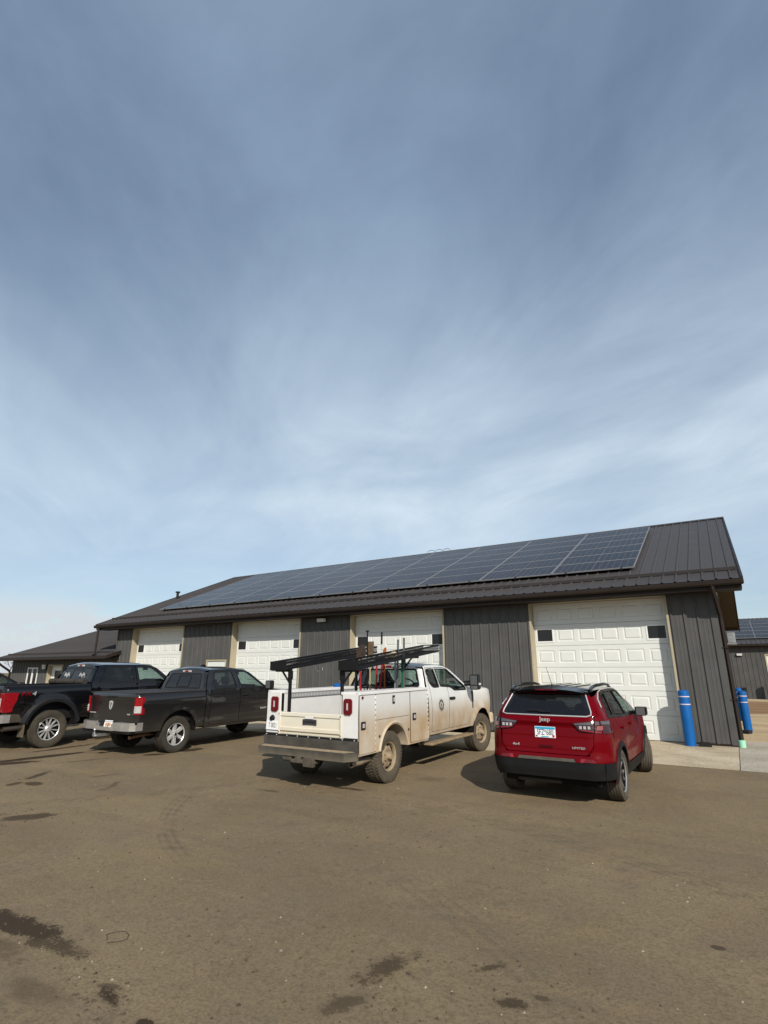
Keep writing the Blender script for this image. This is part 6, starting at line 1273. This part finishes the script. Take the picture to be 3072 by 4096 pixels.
    # roof
    def roof(x, y):
        u = x / .64; e0 = max(0, -.1 - y) / .4; e1 = max(0, y - .95) / .4; return (x, y, 1.552 + .062 * (1 - abs(u) ** 2.2) - .030 * e0 * e0 - .075 * e1 * e1)
    panel('roof', rnd([(-.635, -.50), (.635, -.50), (.635, 1.40), (-.635, 1.40)], .06), [], roof, m_glossb, root, .1, .02)
    for x in (-.32, -.16, 0, .16, .32): b = MB(); b.prism([(x - .035, -.30), (x + .035, -.30), (x + .035, .9), (x - .035, .9)], 'z', roof(x, .3)[2] - .004, roof(x, .3)[2] + .006); b.obj('roof_swage', m_glossb, root)
    # spoiler with brake light
    b = MB(); b.grid(lambda u, t: (u * .62, -.28 - .30 * t - .02 * (1 - u * u) + .10 * abs(u) ** 6, roof(u * .6, -.28)[2] + .012 - .045 * t - .01 * u * u), [-1 + i / 8 for i in range(17)], [0, .3, .7, 1], True); b.grid(lambda u, t: (u * .62, -.58 - .02 * (1 - u * u) + .10 * abs(u) ** 6 + .03 * t, roof(u * .6, -.28)[2] - .033 - .01 * u * u - .035 * t), [-1 + i / 8 for i in range(17)], [0, 1], True)
    sp = b.obj('spoiler', m_glossb, root); b = MB(); b.box((-.17, -.606, 1.553), (.17, -.592, 1.571), .003); b.obj('high_brake_light', m_redd, sp)
    b = MB(); b.cyl((0, -.22, 1.60), (0, -.24, 1.625), .025, .016); b.cyl((0, -.235, 1.62), (-.02, -.42, 1.90), .005, .003, 6); b.obj('antenna', m_trimb, root)
    # rear surface helper
    def rf(x, z):
        w = wt(z); RC = RCt(z); d = max(0, abs(x) - (w - RC)); return (x, yr(z) + RC - math.sqrt(max(RC * RC - min(d, RC * .97) ** 2, 1e-7)), z)
    ex = lambda z: wt(z) - k(z)
    def off(o): return lambda x, z: (rf(x, z)[0], rf(x, z)[1] - o, z)
    gate = rnd([(-.60, .695), (.60, .695), (.665, .80), (.70, 1.13), (.70, 1.205), (-.70, 1.205), (-.70, 1.13), (-.665, .80)], [.06, .06, .04, .02, .02, .02, .02, .04])
    def gf(x, z):
        p = rf(x, z); dent = .022 * max(0, min(1, (1.118 - z) / .03)) * max(0, min(1, (z - .80) / .1)); return (x, p[1] + dent - .003, z)
    tg = panel('tailgate', gate, [], gf, red, root, .055, .03)
    low = [(-ex(.60), .60), (ex(.60), .60)] + [(ex(z), z) for z in (.68, .8, .95, 1.08, 1.18, 1.205)] + [(.705, 1.205), (.71, 1.13), (.672, .80), (.604, .686), (-.604, .686), (-.672, .80), (-.71, 1.13), (-.705, 1.205)] + [(-ex(z), z) for z in (1.205, 1.18, 1.08, .95, .8, .68)]
    panel('rear_bumper', low, [], rf, red, root, .07, .03)
    up = [(-ex(1.21), 1.21), (ex(1.21), 1.21), (ex(1.35), 1.35), (ex(1.46), 1.46), (ex(1.52), 1.52), (-ex(1.52), 1.52), (-ex(1.46), 1.46), (-ex(1.35), 1.35)]; gls = rnd([(-.615, 1.235), (.615, 1.235), (.525, 1.50), (-.525, 1.50)], .06)
    panel('rear_pillars', up, [gls], rf, red, root, .08, .03)
    panel('back_glass', gls, [], off(.0), g_dark, root, .1, 0)
    panel('back_glass_frame', grow(gls, .035), [grow(gls, -.045)], off(.005), m_glossb, root, .1, .008)
    P = [(-.565, 1.49), (-.60, 1.40), (-.655, 1.27), (-.66, 1.225), (-.60, 1.207), (0, 1.205), (.60, 1.207), (.66, 1.225), (.655, 1.27), (.60, 1.40), (.565, 1.49)]; b = MB(); b.tube([Vector(off(.010)(x, z)) for x, z in P], .010, 6); b.obj('bright_strip', m_satin, root)
    b = MB(); y0 = rf(0, 1.25)[1]; b.box((-.10, y0 - .03, 1.245), (.07, y0 - .008, 1.272), .008); b.box((-.28, y0 - .032, 1.262), (-.06, y0 - .014, 1.277), .005); b.obj('rear_wiper', m_trimb, root)
    # black lower bumper, step plate, reflectors
    bl = [(-ex(.37), .37), (ex(.37), .37), (ex(.48), .48), (ex(.60), .598), (-ex(.60), .598), (-ex(.48), .48)]
    panel('lower_bumper', bl, [], off(.006), m_flare, root, .07, .05)
    for s in (1, -1): panel('lower_bumper_side', [(ey(.37), .37), (-AR - .055, .37), (-AR - .09, .598), (ey(.598), .598), (ey(.48), .48)], [], lambda y, z, s=s: (s * (wf(y, z) + .006), y, z), m_flare, root, .07, .03, s < 0)
    panel('step_plate', [(-.42, .602), (.42, .602), (.40, .642), (-.40, .642)], [], off(.016), M('cladding_dusty', (.075, .070, .058), .8, noise=(14, .25)), root, .08, .02)
    for s in (1, -1):
        panel('reflector', [(s * .48, .606), (s * .70, .606), (s * .66, .648), (s * .49, .655)][::s], [], off(.012), m_redd, root, .08, .01); panel('reflector_lens', [(s * .475, .606), (s * .53, .604), (s * .56, .652), (s * .50, .655)][::s], [], off(.016), m_red, root, .08, .008)
        # tail lamp: inner part on the tailgate, outer part round the corner
        lp = rnd([(s * .41, 1.115), (s * .50, 1.018), (s * .69, 1.0), (s * .69, 1.148)][::s], .012, 2); l = panel('tail_lamp', lp, [], off(.014), m_smoke, root, .06, .02)
        oz = rnd([(s * .705, .992), (s * ex(.99), .985), (s * ex(1.15), 1.152), (s * .705, 1.148)][::s], .006, 2); l2 = panel('tail_lamp', oz, [], off(.014), m_smoke, root, .06, .02)
        so = rnd([(ey(.99) + .002, .985), (-.48, .985), (-.44, 1.05), (-.47, 1.15), (ey(1.15) + .002, 1.152)], [.002, .03, .04, .04, .002], 3); l3 = panel('tail_lamp_side', so, [], lambda y, z, s=s: (s * (wf(y, z) + .014), y, z), m_smoke, root, .06, .02, s < 0)
        m_clr = M('lamp_clear_smoked', (.095, .095, .10), .14, .2, .3, coat=.3, noise=(40, .35)); top = [(s * .43, 1.095), (s * .685, 1.098), (s * .685, 1.142), (s * .43, 1.112)][::s]; panel('clear_lens', top, [], off(.018), m_clr, l, .06, .004)
        top2 = [(s * .712, 1.10), (s * ex(1.1), 1.105), (s * ex(1.14), 1.146), (s * .712, 1.142)][::s]; panel('clear_lens', top2, [], off(.018), m_clr, l2, .06, .004)
        panel('clear_lens', [(ey(1.10) + .004, 1.105), (-.52, 1.105), (-.53, 1.14), (ey(1.14) + .004, 1.146)], [], lambda y, z, s=s: (s * (wf(y, z) + .018), y, z), m_clr, l3, .06, .004, s < 0)
        for j in range(3): x0 = s * (.50 + j * .058); b = MB(); y1 = rf(x0, 1.06)[1] - .021; b.box((x0, y1 - .004, 1.04), (x0 + s * .036, y1 + .004, 1.083), .004); b.obj('lamp_segment', m_satin, l)
        ro = [(s * .52, 1.022), (s * .69, 1.004), (s * .69, 1.018), (s * .525, 1.034)][::s]; panel('red_light_bar', ro, [], off(.019), m_red, l, .06, .004)
        panel('red_light_bar', [(s * .712, .998), (s * ex(.995), .995), (s * ex(1.01), 1.012), (s * .712, 1.014)][::s], [], off(.019), m_red, l2, .06, .004); panel('red_light_bar', [(-.53, 1.0), (-.505, 1.0), (-.485, 1.05), (-.50, 1.095), (-.53, 1.095)], [], lambda y, z, s=s: (s * (wf(y, z) + .019), y, z), m_red, l3, .06, .004, s < 0)
        panel('turn_lens', [(s * .73, 1.03), (s * .80, 1.03), (s * .80, 1.085), (s * .73, 1.085)][::s], [], off(.018), M('lens_smoked_red', (.22, .06, .05), .15, 0, .5, coat=.7), l2, .06, .004)
    # badges, plate, handle
    yb = lambda z: gf(0, z)[1] - .006
    m_badge = M('badge_silver', (.66, .66, .66), .3, .5)
    text('badge', 'Jeep', .088, m_badge, tg, (.0, yb(1.148) - .003, 1.150), (1, 0, 0), (0, 0, 1), .004, 0, 1.05)
    text('badge', '4x4', .052, m_badge, tg, (-.45, gf(.45, .79)[1] - .006, .79), (1, 0, 0), (0, 0, 1), .004, .15, 1.35); text('badge', 'LIMITED', .040, m_badge, tg, (.47, gf(.47, .785)[1] - .006, .785), (1, 0, 0), (0, 0, 1), .004, 0, 1.25)
    plate(tg, 0, yb(.975) - .006, .975, 'SFZ*680', M('plate_navy', (.025, .035, .075), .5), .305, .152, M('plate_blue', (.02, .30, .50), .5), -.05, [(.105, -.068, .03, .03, M('plate_red_sticker', (.4, .02, .04), .5)), (-.14, -.066, .025, .018, m_ink), (-.06, -.069, .11, .012, MATS['plate_blue'])])
    b = MB(); b.box((-.155, yb(1.0) - .004, .885), (.155, yb(1.0) + .01, 1.06)); b.obj('plate_recess', m_trimb, tg)
    b = MB(); b.box((-.10, yb(.79) - .002, .762), (.10, yb(.79) + .012, .80), .006); b.obj('tailgate_handle', m_redd if False else M('handle_dark_red', (.05, .003, .005), .4), tg)
    # bonnet, screen, front
    def hood(u, y): t = (y - 2.10) / 1.25; ze = 1.075 - .145 * t - .05 * max(0, t - .8) * 5 * max(0, t - .8); return (u * (wf(y, ze)), y, ze + .055 * (1 - u ** 4))
    b = MB(); b.grid(hood, [-1 + i / 7 for i in range(15)], [2.02 + 1.36 * i / 10 for i in range(11)]); b.obj('bonnet', red, root)
    def ws(u, t): hw = .80 + (.61 - .80) * t; return (u * hw, 2.10 + (1.38 - 2.10) * t + .14 * (1 - u * u) * (1 - .5 * t), 1.075 + (1.545 - 1.075) * t + .02 * (1 - u * u))
    b = MB(); b.grid(ws, [-1 + i / 6 for i in range(13)], [i / 6 for i in range(7)], True); b.obj('windscreen', g_side, root)
    b = MB(); b.prism([(-.66, 3.50), (-.74, 3.30), (.74, 3.30), (.66, 3.50), (.3, 3.54), (-.3, 3.54)], 'z', .30, .90); b.obj('front_bumper', red, root)
    for s in (-1, 1): b = MB(); b.box((s * .40, 3.40, .74), (s * .72, 3.515, .86), .02); b.obj('headlamp', m_clear, root)
    b = MB(); b.box((-.38, 3.50, .72), (.38, 3.55, .86), .01); b.obj('grille', m_glossb, root)
    b = MB(); b.box((-.70, -.66, .26), (.70, 3.2, .34), .02); b.box((-.66, -.70, .30), (.66, -.30, .56)); b.box((-.60, 2.3, .34), (.60, 3.2, .90)); b.box((-.86, 2.12, .34), (.86, 2.18, .98)); b.obj('underbody', m_under, root)
    b = MB(); b.box((-.50, -.70, .27), (.15, -.60, .335), .03); b.obj('rear_muffler', M('muffler', (.06, .055, .045), .7, .2), root)
    interior(root, -.55, 2.05, 1.72, .38, 1.08, .76, [(.55, (-.42, .42)), (1.15, (-.40, .40))])
    b = MB(); b.box((-.70, -.60, .40), (.70, .30, .92)); b.obj('cargo_floor', m_seat, root)
    rimm = (M('machined_alloy', (.30, .30, .30), .4, .5), m_glossb, m_glossb)
    add_wheels(root, [(.79, 0, 0), (-.79, 0, 0), (.79, wb, .36), (-.79, wb, .36)], .352, .225, .235, 'five', rimm, 'road', M('tyre_road', (.085, .074, .058), .9, noise=(8, .2)))
    return root
red_suv()
